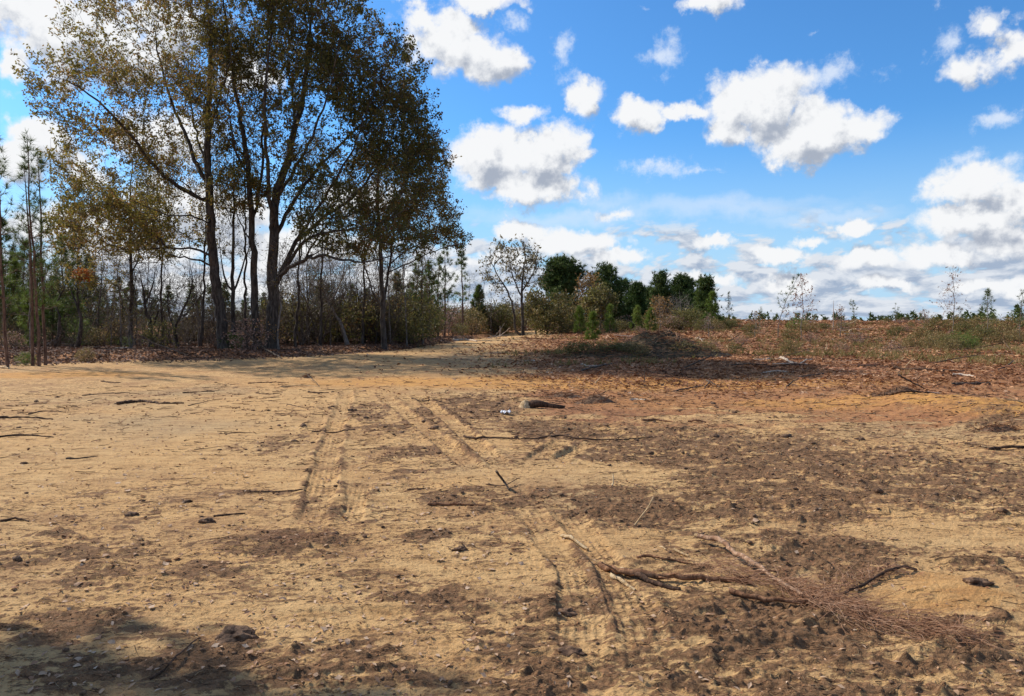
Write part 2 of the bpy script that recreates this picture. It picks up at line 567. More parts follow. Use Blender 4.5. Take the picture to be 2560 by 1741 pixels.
def build_ground():
    # polar sheet round the viewpoint: fine where the photograph looks, coarse elsewhere
    af = np.linspace(R(-39), R(39), 880)
    ac = np.concatenate([np.arange(-180, -39.5, 3.5), ]) * math.pi / 180
    ac2 = np.arange(41.5, 180, 3.5) * math.pi / 180
    az_ = np.concatenate([ac, af, ac2])
    r_ = [0.25, 0.6, 1.0, 1.5, 2.0, 2.4]
    d = 2.6
    while d < 60:
        r_.append(d); d += min(d * d / 1200.0, 0.34)
    while d < 150:
        r_.append(d); d += 1.4
    while d < 7000:
        r_.append(d); d *= 1.06
    r_ = np.array(r_)
    RR, AA = np.meshgrid(r_, az_, indexing='ij')
    x = (RR * np.sin(AA)).ravel(); y = (RR * np.cos(AA)).ravel(); rr = RR.ravel()
    n = len(x)
    near = rr < 160
    xi, yi = x[near], y[near]
    # along the hauling direction everything is dragged out
    ca, sa = math.cos(R(8)), math.sin(R(8))
    xs = xi * ca + yi * sa; ys = -xi * sa + yi * ca
    wx = .35 * fbm(xi * .9, yi * .9, 3, 11); wy = .35 * fbm(xi * .9, yi * .9, 3, 12)
    wsc = np.clip(rr[near] / 10, .5, 3)
    mud = field_of(MUDe, xi, yi, wx * wsc, wy * wsc)
    sand = field_of(SANDe, xi, yi, wx * wsc, wy * wsc)
    org = field_of(ORGe, xi, yi, wx * wsc, wy * wsc)
    # general coverage: right half rough, left half smooth sand
    nb = fbm(xs * .45, ys * 1.0, 4, 21)
    nm = fbm(xs * 1.6, ys * 3.2, 4, 31)
    right = sstep(-.12, .16, xi / np.maximum(yi, 1.0) + .05 * nb)
    beyond = bank_side(xi, yi)
    lit_r = right * sstep(9.6, 14.5, yi + 4.5 * nb) + sstep(8.5, 16, yi + 4 * nb) * sstep(.22, .5, xi / np.maximum(yi, 1)) * .5
    perp = -beyond / np.sqrt(1 + np.interp(xi, BM, BS) ** 2)
    pathw = sstep(.2, 1.3, perp + .5 * nb) * (1 - sstep(3.4, 5.6, perp + 1.2 * nb)) * sstep(24, 32, yi)     # the haul road
    litter = np.clip(lit_r * (1 - .95 * pathw), 0, 1)
    litter = np.maximum(litter, sstep(-1.2, .6, beyond + 1.2 * nm) * sstep(15, 18, yi))
    litter = litter * sstep(-.55, .05, nb * .8 + nm + litter * .9 - .35)
    litter = np.where(beyond > 1.0, np.maximum(litter, .75), litter)
    g1 = fbm(xs * 2.6, ys * 6.5, 4, 71, .6); g2 = fbm(xs * 7.5, ys * 17., 3, 75, .6)
    f2a = 1 - sstep(22, 45, rr[near]); f3a = 1 - sstep(10, 20, rr[near])
    m0 = mud * .78 + .23 * right * (1 - sstep(16, 24, yi)) - .45 * sand + .06
    mudm = .98 * sstep(.06, .70, m0 * .8 + .85 * g1 + .55 * nm + .75 * g2 * f3a + .25 * nb)
    # isolated dark streaks of bark and humus on the clean sand
    stk = sstep(.24, .40, fbm(xs * .9, ys * 4.2, 4, 81, .6)) * sstep(-.1, .3, fbm(xi * .35, yi * .5, 2, 85) + .12)
    mudm = np.maximum(mudm, stk * .85 * (1 - .6 * pathw))
    mudm = mudm * (1 - .7 * litter)
    rough = np.clip(.16 + .75 * m0 + .25 * right + .5 * litter - .35 * sand, .10, 1.0)
    rough = rough * (1 - .6 * pathw)
    # ---- heights
    c1 = perlin(xs * 1.7, ys * 3.6, 41); c2 = perlin(xs * 4.4, ys * 9.5, 42); c3 = perlin(xs * 10, ys * 21, 43); c4 = perlin(xs * 27, ys * 46, 44)
    iso = perlin(xi * 9, yi * 9, 45); iso2 = perlin(xi * 22, yi * 22, 46)
    f2 = f2a; f3 = f3a; f4 = 1 - sstep(5.5, 10, rr[near])
    clean = np.clip(np.maximum(np.maximum(sand, pathw), field_of([ell(260, 1120, 560, 150)], xi, yi, wx * wsc * .5, wy * wsc * .5) * .9), 0, 1)
    mudm = mudm * (1 - .35 * clean)
    z = rough * (.030 * c1 + .016 * f2 * c2 * (.6 + c1) + .009 * f3 * (c3 + .25 * c2) + .005 * f4 * c4)
    z += rough * f3 * .022 * np.maximum(iso - .38, 0) * (1 + 2 * mudm) + rough * f4 * .014 * np.maximum(iso2 - .3, 0) * (1 + mudm)
    z += mudm * (.004 + .0065 * np.maximum(c2 * .6 + c3 * .8, -.15) * f2 + .005 * np.maximum(c3 * .5 + c4 + iso2 * .5, -.1) * f3)
    crust = np.maximum(0, 1 - np.abs(c3 * .8 + c2 * .35) * 9) * f3 + np.maximum(0, 1 - np.abs(c4) * 7) * .4 * f4
    z -= .0055 * crust * (1 - mudm)
    lines = np.sin(2 * np.pi * (ys * 13 + 2.2 * nb + 1.1 * fbm(xs * .8, ys * 2, 2, 91))) * sstep(.0, .25, fbm(xi * .55, yi * .8, 2, 93)) * (1 - sstep(8, 13, rr[near]))
    z += .0048 * np.minimum(lines, .55) * (1 - .6 * mudm)
    z += litter * (.07 * np.maximum(perlin(xi * .9, yi * .9, 51), 0) + .04 * np.maximum(perlin(xi * 2.3, yi * 2.3, 52), 0)) * sstep(15, 30, yi)
    z += .16 * litter * sstep(45, 80, yi) * np.maximum(perlin(xi * .45, yi * .45, 53), 0)
    for q_ in (ell(2500, 1045, 230, 60), ell(2430, 1500, 240, 60)):
        z += (.20 if q_[1] > 9 else .05) * np.exp(-((xi - q_[0]) / q_[2]) ** 2 - ((yi - q_[1]) / q_[3]) ** 2) * (1 + .5 * nm)
    # ---- tyre tracks
    tr = np.zeros_like(xi)
    for pts, wd_, st in TRK:
        G_ = np.array([hit(min(max(p[0], -300), 2900), min(p[1], 1900))[:2] for p in pts])
        G_ = smoothline([np.array([g[0], g[1], 0]) for g in G_], .6)[:, :2]
        lo = G_.min(0) - 1; hi = G_.max(0) + 1
        m_ = np.where((xi > lo[0]) & (xi < hi[0]) & (yi > lo[1]) & (yi < hi[1]))[0]
        px_, py_ = xi[m_], yi[m_]
        bd = np.full(len(m_), 9.0); bs = np.zeros(len(m_)); bt = np.zeros(len(m_)); s0 = 0.0
        for a, b in zip(G_[:-1], G_[1:]):
            ab = b - a; L = np.hypot(*ab); t_ = ab / max(L, 1e-6)
            rx_, ry_ = px_ - a[0], py_ - a[1]
            u = np.clip(rx_ * t_[0] + ry_ * t_[1], 0, L)
            ex, ey = rx_ - u * t_[0], ry_ - u * t_[1]
            dd = np.hypot(ex, ey)
            sg = np.sign(rx_ * t_[1] - ry_ * t_[0])
            k = dd < bd
            bd[k] = dd[k]; bs[k] = s0 + u[k]; bt[k] = (sg * dd)[k]
            s0 += L
        ends = sstep(0, .8, bs) * (1 - sstep(s0 - .8, s0, bs))
        wob = .04 * perlin(px_ * 1.2, py_ * 1.2, 61)
        inside = (1 - sstep(wd_ * .46, wd_ * .56, bd + wob)) * ends * st
        inside = inside * sstep(-.30, .20, fbm(px_ * 1.3, py_ * 1.3, 3, 62) + .26)
        rim = np.exp(-((bd + wob - wd_ * .62) / .05) ** 2) * ends * st
        # block tread: grooves along and across
        ph = np.cos(2 * np.pi * bt / (wd_ / 4.5)); cr_ = np.cos(2 * np.pi * (bs + .5 * np.abs(bt)) / .055)
        blk = sstep(-.1, .5, ph) * sstep(-.2, .5, cr_)
        fd = 1 - sstep(14, 24, np.hypot(px_, py_))
        z[m_] = z[m_] * (1 - .6 * np.minimum(inside, 1)) + inside * (-.016 + (.012 * blk * sstep(-.3, .2, fbm(px_ * 4, py_ * 4, 2, 63)) + .002 * ph) * fd) + rim * .013
        mudm[m_] = np.clip(mudm[m_] * (1 - .92 * inside * st) + .65 * rim * fd * sstep(-.2, .3, fbm(px_ * 3, py_ * 3, 2, 64)) + .28 * inside * (1 - blk) * fd, 0, 1)
        tr[m_] = np.maximum(tr[m_], inside)
    zz = np.zeros(n); zz[:] = hm(x, y); zz[near] += z
    mk_ = lambda a, fill: np.where(near, np.bincount(np.where(near)[0], a, n), fill)
    A = {'clean': mk_(clean, 0), 'mud': mk_(mudm, 0), 'litter': mk_(litter, .6), 'orange': mk_(org, 0), 'track': mk_(tr, 0)}
    na, nr = len(az_), len(r_)
    i = np.arange(nr - 1)[:, None] * na; j = np.arange(na)[None]; j2 = (j + 1) % na
    f = np.stack([i + j2, i + j, i + na + j, i + na + j2], -1).reshape(-1, 4)
    f = f[:, ::-1]
    V = np.stack([x, y, zz], 1)
    V = np.concatenate([V, [[0, 0, 0]]])
    cap = np.array([[k, (k + 1) % na, n] for k in range(na)])
    o = mk('ground', [(V, f), ], GROUND, smooth=True)
    for k_, v in A.items():
        a = o.data.attributes.new(k_, 'FLOAT', 'POINT')
        a.data.foreach_set('value', np.append(v, 0).astype(np.float32))
    tag(o, kind='structure')
    return o, (r_, az_, zz)


# ------------------------------------------------------------------ materials
def mat(name, rough=0.85, spec=0.3):
    m_ = bpy.data.materials.new(name)
    m_.use_nodes = True
    t = m_.node_tree
    t.nodes.clear()
    N = NT(t)
    b = N.n('ShaderNodeBsdfPrincipled')
    b.inputs['Roughness'].default_value = rough
    b.inputs['Specular IOR Level'].default_value = spec
    o = N.n('ShaderNodeOutputMaterial')
    t.links.new(b.outputs[0], o.inputs[0])
    return m_, N, b, o


def bump(N, b, h, dist, strength=1.0):
    bm = N.n('ShaderNodeBump')
    bm.inputs['Strength'].default_value = strength
    bm.inputs['Distance'].default_value = dist
    N.put(bm.inputs['Height'], h)
    N.t.links.new(bm.outputs[0], b.inputs['Normal'])


def mat_ground():
    m_, N, b, o = mat('soil', 0.95, 0.12)
    geo = N.n('ShaderNodeNewGeometry')
    P = geo.outputs['Position']
    Ps = N.vm('MULTIPLY', P, (1.0, 2.2, 1.0))
    at_ = lambda k: N.n('ShaderNodeAttribute', attribute_name=k).outputs['Fac']
    mud, lit, org, trk = at_('mud'), at_('litter'), at_('orange'), at_('track')
    nbig = N.noise(P, 0.5, 4, .55); nmid = N.noise(Ps, 3.0, 6, .62); nf = N.noise(N.vm('MULTIPLY', P, (1.0, 1.7, 1.0)), 15., 7, .72); ng = N.noise(P, 160., 3, .6)
    sand = N.mix(N.sm(nmid, .35, .68), (.64, .405, .180), (.47, .270, .110))
    sand = N.mix(N.sm(nbig, .42, .62), sand, N.mix(.5, sand, (.58, .33, .13)))
    sand = N.mix(N.m('MULTIPLY', N.sm(N.noise(P, 0.22, 3, .5), .5, .7), .6), sand, (.36, .265, .155))
    # scattered humus specks in the sand
    spk = N.sm(N.m('ADD', nf, N.m('MULTIPLY', nmid, .35)), .69, .75)
    sand = N.mix(N.m('MULTIPLY', spk, N.m('MULTIPLY_ADD', at_('clean'), -.60, .85)), sand, (.10, .052, .026))
    sand = N.mix(N.m('MULTIPLY', N.sm(N.noise(P, 1.1, 6, .65), .47, .62), N.m('MULTIPLY_ADD', at_('clean'), -.55, .62)), sand, (.34, .180, .080))
    orange = N.mix(N.sm(nmid, .35, .7), (.58, .28, .075), (.44, .20, .06))
    mudc = N.mix(N.sm(nf, .36, .62), (.058, .029, .016), (.27, .140, .066))
    mudc = N.mix(N.sm(N.noise(P, 1.3, 4, .6), .50, .64, 0, .35), mudc, (.20, .115, .062))
    litc = N.ramp(N.noise(Ps, 9., 7, .72), [(.30, (.075, .032, .020)), (.42, (.25, .098, .042)), (.53, (.40, .175, .070)), (.66, (.52, .27, .11)), (.78, (.56, .38, .20))])
    litc = N.mix(N.sm(N.noise(P, .33, 5, .6), .52, .68, 0, .45), litc, (.20, .15, .065))
    tint_ = N.mix(N.sm(N.noise(P, .12, 4, .6), .42, .6, 0, .6), litc, N.mix(.5, litc, (.16, .07, .045)))
    c_ = N.mix(N.m('MULTIPLY', org, N.sm(nmid, .30, .60)), sand, orange)
    c_ = N.mix(N.sm(N.m('ADD', lit, N.m('MULTIPLY_ADD', nf, 1.1, -.55)), .30, .62), c_, N.mix(N.m('MULTIPLY', org, .65), tint_, orange))
    c_ = N.mix(N.m('MULTIPLY', N.sm(org, .45, .8), N.sm(N.m('ADD', nmid, N.m('MULTIPLY', nf, .4)), .62, .72, .85, .1)), c_, (.60, .30, .075))
    c_ = N.mix(N.sm(N.m('ADD', mud, N.m('MULTIPLY_ADD', nf, 3.0, -1.5)), .25, .80), c_, mudc)
    c_ = N.mix(N.sm(ng, .35, .75, 0, .35), c_, N.mix(.5, c_, (.62, .47, .29)))
    N.put(b.inputs['Base Color'], c_)
    h = N.m('ADD', N.m('MULTIPLY', nf, 1.0), N.m('MULTIPLY', N.noise(P, 55., 4, .65), .45))
    h = N.m('ADD', h, N.m('MULTIPLY', ng, .12))
    bump(N, b, h, .035, 0.85)
    return m_


def mat_bark(name, c0, c1, scale=9., moss=None):
    m_, N, b, o = mat(name, .9, .2)
    geo = N.n('ShaderNodeNewGeometry')
    P = N.vm('MULTIPLY', geo.outputs['Position'], (1, 1, .28))
    n_ = N.noise(P, scale, 6, .65, dist=.4)
    c_ = N.mix(N.sm(n_, .38, .66), c0, c1)
    c_ = N.mix(N.sm(N.noise(geo.outputs['Position'], 2.1, 4, .6), .5, .7, 0, .5), c_, moss or c1)
    N.put(b.inputs['Base Color'], c_)
    bump(N, b, n_, .03, .9)
    return m_


def mat_leaf(name, stops, trans=.35, rough=.6):
    m_, N, b, o = mat(name, rough, .25)
    r_ = N.n('ShaderNodeAttribute', attribute_name='rnd').outputs['Fac']
    P = N.n('ShaderNodeNewGeometry').outputs['Position']
    v = N.m('ADD', N.m('MULTIPLY', r_, .65), N.m('MULTIPLY_ADD', N.noise(P, .35, 3, .6), 1.3, -.48), clamp=True)
    c_ = N.ramp(v, stops)
    N.put(b.inputs['Base Color'], c_)
    if trans:
        tr = N.n('ShaderNodeBsdfTranslucent')
        N.put(tr.inputs[0], c_)
        mx = N.n('ShaderNodeMixShader')
        mx.inputs[0].default_value = trans
        N.t.links.new(b.outputs[0], mx.inputs[1]); N.t.links.new(tr.outputs[0], mx.inputs[2])
        N.t.links.new(mx.outputs[0], o.inputs[0])
    return m_


GROUND = mat_ground()
BARK = mat_bark('oak_bark', (.035, .028, .023), (.115, .095, .078), moss=(.10, .095, .075))
BARK2 = mat_bark('brown_bark', (.05, .036, .027), (.15, .11, .08), 14.)
PBARK = mat_bark('pine_bark', (.075, .042, .030), (.20, .125, .085), 11.)
GBARK = mat_bark('grey_twig_bark', (.12, .10, .085), (.28, .24, .20), 14.)
RBARK = mat_bark('fresh_branch_bark', (.13, .060, .030), (.36, .19, .10), 22., (.22, .10, .05))
DBARK = mat_bark('dark_branch_bark', (.045, .027, .018), (.16, .09, .055), 22.)
WOOD = mat_bark('split_wood', (.42, .27, .13), (.66, .50, .30), 25.)
PALE = mat_bark('bleached_wood', (.36, .27, .19), (.62, .52, .42), 20.)
TAN = mat_bark('tan_branch_bark', (.26, .14, .08), (.52, .34, .22), 24.)
RED = mat_bark('red_peeled_wood', (.24, .095, .05), (.42, .22, .13), 18.)
OAKL = mat_leaf('oak_leaves', [(.0, (.050, .048, .014)), (.3, (.12, .11, .025)), (.55, (.18, .145, .035)), (.78, (.19, .105, .038)), (1., (.26, .14, .06))], .42)
OAKY = mat_leaf('yellowing_oak_leaves', [(.0, (.10, .092, .02)), (.3, (.19, .17, .032)), (.55, (.28, .22, .05)), (.78, (.27, .15, .055)), (1., (.36, .25, .11))], .45)
OAKD = mat_leaf('dark_oak_leaves', [(.0, (.040, .044, .013)), (.35, (.095, .100, .022)), (.62, (.15, .130, .032)), (.85, (.15, .080, .032)), (1., (.21, .11, .045))], .40)
PINE = mat_leaf('pine_needles', [(.0, (.035, .058, .014)), (.4, (.075, .115, .026)), (.7, (.12, .165, .040)), (1., (.20, .23, .08))], .35)
PINED = mat_leaf('dark_pine_needles', [(.0, (.030, .050, .014)), (.4, (.062, .098, .024)), (.7, (.105, .145, .036)), (1., (.17, .20, .06))], .3)
PINEB = mat_leaf('bright_pine_needles', [(.0, (.06, .10, .015)), (.5, (.13, .19, .03)), (1., (.24, .28, .07))], .35)
CEDAR = mat_leaf('cedar_foliage', [(.0, (.022, .044, .012)), (.5, (.05, .092, .020)), (1., (.11, .155, .04))], .25)
RUST = mat_leaf('rust_leaves', [(.0, (.15, .080, .030)), (.5, (.27, .155, .050)), (1., (.42, .27, .11))], .35)
ORANGE = mat_leaf('orange_leaves', [(.0, (.30, .09, .02)), (.5, (.45, .14, .03)), (1., (.55, .22, .06))], .35)
OLIVE = mat_leaf('olive_leaves', [(.0, (.07, .07, .02)), (.4, (.15, .145, .04)), (.7, (.22, .185, .06)), (1., (.30, .22, .09))], .4)
GREYL = mat_leaf('grey_green_leaves', [(.0, (.11, .10, .05)), (.5, (.20, .18, .10)), (1., (.33, .25, .15))], .4)
PINKL = mat_leaf('pinkish_dry_leaves', [(.0, (.20, .10, .07)), (.5, (.33, .20, .15)), (1., (.48, .34, .27))], .3)
DRYN = mat_leaf('dry_needles', [(.0, (.24, .11, .055)), (.5, (.48, .26, .15)), (1., (.66, .45, .30))], .2, .7)
DRYL = mat_leaf('dry_fallen_leaves', [(.0, (.30, .14, .07)), (.5, (.48, .31, .19)), (1., (.64, .48, .34))], .2, .7)
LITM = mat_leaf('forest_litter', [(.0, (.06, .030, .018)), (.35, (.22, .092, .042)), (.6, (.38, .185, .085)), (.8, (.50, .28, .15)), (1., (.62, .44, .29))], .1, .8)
LITD = mat_leaf('brown_leaf_litter', [(.0, (.05, .03, .02)), (.35, (.13, .07, .045)), (.6, (.20, .11, .07)), (.8, (.28, .17, .12)), (1., (.40, .28, .21))], .1, .8)  # browner, duller ramp for the dead leaves under the trees
WEED = mat_leaf('weeds', [(.0, (.10, .095, .025)), (.35, (.20, .17, .050)), (.65, (.29, .21, .085)), (1., (.40, .27, .13))], .3)
MOUNDM = mat_bark('shade_toned_mound_soil', (.035, .025, .015), (.13, .085, .045), 7., (.07, .065, .03))  # green-brown soil, darkened so the mound's shade is painted into its colour
CLOD = mat_bark('clod_soil', (.080, .045, .028), (.26, .155, .090), 30.)
PAPER, _n, _b, _o = mat('white_plastic', .5, .4)
_n.put(_b.inputs['Base Color'], _n.mix(_n.noise(None, 9.), (.80, .82, .86), (.66, .68, .74)))

ground, GS = build_ground()


def surf(x, y):
    """height of the finished sheet (bilinear on the polar grid)"""
    r_, az_, zz = GS
    x = np.atleast_1d(x).astype(float); y = np.atleast_1d(y).astype(float)
    rr = np.hypot(x, y); aa = np.arctan2(x, y)
    i = np.clip(np.searchsorted(r_, rr) - 1, 0, len(r_) - 2)
    j = np.clip(np.searchsorted(az_, aa) - 1, 0, len(az_) - 2)
    u = np.clip((rr - r_[i]) / (r_[i + 1] - r_[i]), 0, 1); v = np.clip((aa - az_[j]) / (az_[j + 1] - az_[j]), 0, 1)
    Z = zz.reshape(len(r_), len(az_))
    return (Z[i, j] * (1 - u) + Z[i + 1, j] * u) * (1 - v) + (Z[i, j + 1] * (1 - u) + Z[i + 1, j + 1] * u) * v


def S(x, y):
    return float(surf(x, y)[0])


def GP(px, py):
    p = hit(px, py)
    p[2] = S(p[0], p[1])
    return p

# ------------------------------------------------------------------ branching
def grow(guides, att, bf=.35, up=.6, rtip=.006, e=2.35, step=.45, nofrom=0.0, rs=None, wiggle=.12, root_flare=1.3):
    """guides: [(points Nx3, r0, r1)], first is the trunk. att: crown points. Joins every crown point to the skeleton."""
    P, par, mr = [], [], []
    for gi_, (pts, r0, r1) in enumerate(guides):
        L = smoothline([np.asarray(p, float) for p in pts], step)
        if gi_ == 0:
            prev = -1; st = 0
        else:
            A = np.array(P); k = int(np.argmin(np.linalg.norm(A - L[0], axis=1)))
            prev = k; st = 1
        m_ = len(L)
        if m_ > 2:
            L[1:-1] += rs.normal(size=(m_ - 2, 3)) * wiggle * .25
        for i in range(st, m_):
            P.append(L[i]); par.append(prev); prev = len(P) - 1
            mr.append(r0 + (r1 - r0) * i / max(m_ - 1, 1))
    ng = len(P)
    P = np.array(P); par = np.array(par); mr = np.array(mr)
    plen = np.zeros(ng)
    for i in range(ng):
        if par[i] >= 0: plen[i] = plen[par[i]] + np.linalg.norm(P[i] - P[par[i]])
    na = len(att)
    allP = np.concatenate([P, att]); allpar = np.concatenate([par, np.full(na, -1)]); apl = np.concatenate([plen, np.zeros(na)])
    z0 = P[0, 2]
    cost = np.full(na, 1e9); src = np.zeros(na, int)

    def upd(i, alive):
        d = att[alive] - allP[i]
        L = np.linalg.norm(d, axis=1) + 1e-6
        c_ = L * (1 + up * np.maximum(0, .15 - d[:, 2] / L)) + bf * apl[i] + .02 * L * L
        k = c_ < cost[alive]
        ids = alive[k]
        cost[ids] = c_[k]; src[ids] = i
    alive = np.arange(na)
    for i in range(ng):
        if P[i, 2] - z0 >= nofrom: upd(i, alive)
    order = list(range(ng))
    idx = ng
    newpos = [P[i] for i in range(ng)]; newpar = list(par)
    mapid = {i: i for i in range(ng)}
    for _ in range(na):
        j = alive[int(np.argmin(cost[alive]))]
        allpar[ng + j] = src[j]
        apl[ng + j] = apl[src[j]] + np.linalg.norm(att[j] - allP[src[j]])
        newpos.append(att[j]); newpar.append(mapid[int(src[j])]); mapid[ng + int(j)] = len(newpos) - 1
        alive = alive[alive != j]
        if len(alive): upd(ng + j, alive)
    P = np.array(newpos); par = np.array(newpar)
    # bend every new edge through a middle point
    N0 = len(P)
    pd = np.zeros_like(P)
    k = par >= 0
    pd[k] = nrm(P[k] - P[par[k]]); pd[0] = (0, 0, 1)
    pos = list(P[:ng]); npar = list(par[:ng]); mp = {i: i for i in range(ng)}
    for i in range(ng, N0):
        a = P[par[i]]; b = P[i]; L = np.linalg.norm(b - a)
        q = mp[par[i]]
        if L > .25:
            ed = (b - a) / max(L, 1e-6)
            mid = (a + b) / 2 + (pd[par[i]] - ed) * L * .14 + rs.normal(size=3) * L * wiggle * .5 + np.array([0, 0, -.02 * L])
            pos.append(mid); npar.append(q); q = len(pos) - 1
        pos.append(b); npar.append(q); mp[i] = len(pos) - 1
    P = np.array(pos); par = np.array(npar); n = len(P)
    w = np.zeros(n); kids = np.zeros(n, int)
    np.add.at(kids, par[par >= 0], 1)
    w[kids == 0] = rtip ** e
    main = np.full(n, -1); mw = np.zeros(n)
    for i in range(n - 1, 0, -1):
        w[par[i]] += w[i]
        if w[i] > mw[par[i]]: mw[par[i]] = w[i]; main[par[i]] = i
    r = w ** (1 / e)
    r[:ng] = np.where(np.arange(ng) < ng, np.maximum(np.minimum(r[:ng], mr * 1.1), mr), r[:ng])
    for i in range(ng, n):
        r[i] = min(r[i], r[par[i]] * .92)
    hgt = P[:, 2] - P[0, 2]
    tr = np.arange(n) < ng
    fl = 1 + (root_flare - 1) * np.exp(-hgt / .35)
    r = np.where(tr & (hgt < 2), r * fl, r)
    return P, par, r, main, kids


def wood(P, par, r, main, lo, hi, n):
    """mesh of the edges whose radius lies in lo..hi; rings shared along a limb"""
    i = np.where((par >= 0) & (r >= lo) & (r < hi))[0]
    if len(i) == 0: return None
    p = par[i]
    di = nrm(P[i] - P[p])
    gp = par[p]
    dp = np.where((gp >= 0)[:, None], nrm(P[p] - P[np.maximum(gp, 0)]), di)
    ism = (main[p] == i)
    d0 = np.where(ism[:, None], dp, di)
    r0 = np.where(ism, r[p], np.minimum(r[i] * 1.12, r[p]))
    A = ring(P[p], d0, r0, n); B = ring(P[i], di, r[i], n)
    m_ = len(i)
    V = np.stack([A, B], 1).reshape(-1, 3)
    base = np.arange(m_)[:, None] * 2 * n
    a = np.arange(n)[None]; b = (a + 1) % n
    f = np.stack([base + a, base + b, base + n + b, base + n + a], -1).reshape(-1, 4)
    return V, f


def twigs(P, par, r, rmax, k, L, rs, up=.25):
    """short end twigs; returns tube data and points along them for leaves"""
    i = np.where((par >= 0) & (r < rmax))[0]
    i = np.repeat(i, k)
    d = nrm(P[i] - P[par[i]])
    D = nrm(d + rs.normal(size=d.shape) * .75 + np.array([0, 0, up]))
    l = (L * rs.uniform(.5, 1.3, len(i)))[:, None]
    a = P[i]; b = a + D * l * .5
    D2 = nrm(D + rs.normal(size=D.shape) * .35 + np.array([0, 0, up * .5])); c_ = b + D2 * l * .5
    r0 = np.full(len(i), .0075); r1 = np.full(len(i), .005); r2 = np.full(len(i), .003)
    v1 = tubes(a, b, r0, r1, 3); v2 = tubes(b, c_, r1, r2, 3)
    return ([v1, v2] if k == 1 else [tubes(a, c_, r0, r2, 3)]), a, b, c_, D2


def eyes(px, py, rx, ry, d, rd, n, rs, hollow=.35):
    """n crown points in an ellipsoid given by its outline in the photograph and its distance"""
    c_ = at(px, py, d); s = d / F
    q = nrm(rs.normal(size=(n, 3))) * (rs.uniform(hollow, 1, (n, 1)) ** (1 / 2.2))
    return c_ + q * np.array([rx * s, rd, ry * s])


def tree(name, label, group, guides, att, leafmat, rs, cat='tree', bark=None, nleaf=4, leaf=(.11, .055), bf=.35, twigk=2, twigL=.45, rtip=.007,
         rtw=.02, nofrom=0, thick=.035, leaf_keep=1.0, up=.6, wiggle=.12, e=2.35, dens=None, parent_loc=None, flare=1.3):
    gsc = 1.0 if len(att) > 200 else 0.0
    def n3(q, k): return .5 * (perlin(q[:, 0] * k + q[:, 2] * .3, q[:, 2] * k, 7) + perlin(q[:, 1] * k - q[:, 0] * .3, q[:, 2] * k + 9, 8))
    if gsc: att = att[n3(att, .42) > -.24]
    P, par, r, main, kids = grow(guides, att, bf=bf, rs=rs, rtip=rtip, nofrom=nofrom, up=up, wiggle=wiggle, e=e, root_flare=flare)
    base = P[0].copy()
    t = empty(name, base, label, cat, group)
    bark = bark or BARK
    W1 = wood(P, par, r, main, thick * 2.2, 9, 9)
    parts = [W1] if W1 else []
    W2 = wood(P, par, r, main, thick, thick * 2.2, 5)
    if W2: parts.append(W2)
    if parts: mk('trunk', parts, bark, t, origin=base)
    parts = []
    W3 = wood(P, par, r, main, .0105, thick, 4); W4 = wood(P, par, r, main, 0, .0105, 3)
    parts += [w_ for w_ in (W3, W4) if w_]
    tw, a, b, c_, D = twigs(P, par, r, rtw, twigk, twigL, rs)
    if twigk: parts += tw
    if parts: mk('branches', parts, bark, t, origin=base, smooth=True)['kind'] = 'stuff'
    if nleaf > 0:
        k = np.ones(len(a), bool)
        if leaf_keep < 1: k = rs.uniform(size=len(a)) < leaf_keep
        if gsc: k &= rs.uniform(size=len(a)) < .62 + .38 * sstep(-.14, .10, n3(c_, 1.1))
        if dens is not None: k &= rs.uniform(size=len(a)) < dens(c_)
        b2, c2 = b[k], c_[k]
        n_ = int(math.ceil(nleaf))
        tt = rs.uniform(0, 1.15, (len(b2), n_, 1))
        C = (b2[:, None] * (1 - tt) + c2[:, None] * tt + rs.normal(size=(len(b2), n_, 3)) * .05).reshape(-1, 3)
        if n_ != nleaf: C = C[rs.uniform(size=len(C)) < nleaf / n_]
        V, f, rn = cards(C, leaf[0], leaf[1], rs, up=-.4)
        mk('crown', [(V, f, rn)], leafmat, t, origin=base, smooth=False)
    return t


def G3(l, d, dd=0.0, r0=.2, r1=.03):
    """guide polyline from photograph pixels at distance d (third value: nearer/farther)"""
    return ([at(p[0], p[1], d + (p[2] if len(p) > 2 else dd)) for p in l], r0, r1)


def base_pt(px, py, d):
    """pixel of the ground under column px at distance d"""
    p = at(px, py, d)
    z = S(p[0], d)
    return np.array([p[0], d, z - .12])


def trunkline(pts, d, r0, r1):
    g = G3(pts, d, 0, r0, r1)
    L = g[0]
    b = base_pt(pts[0][0], pts[0][1], d)
    L[0] = b
    return (L, r0, r1)


GRP = 'tall oaks standing in a row at the edge of the clearing'
rs = np.random.RandomState(7)

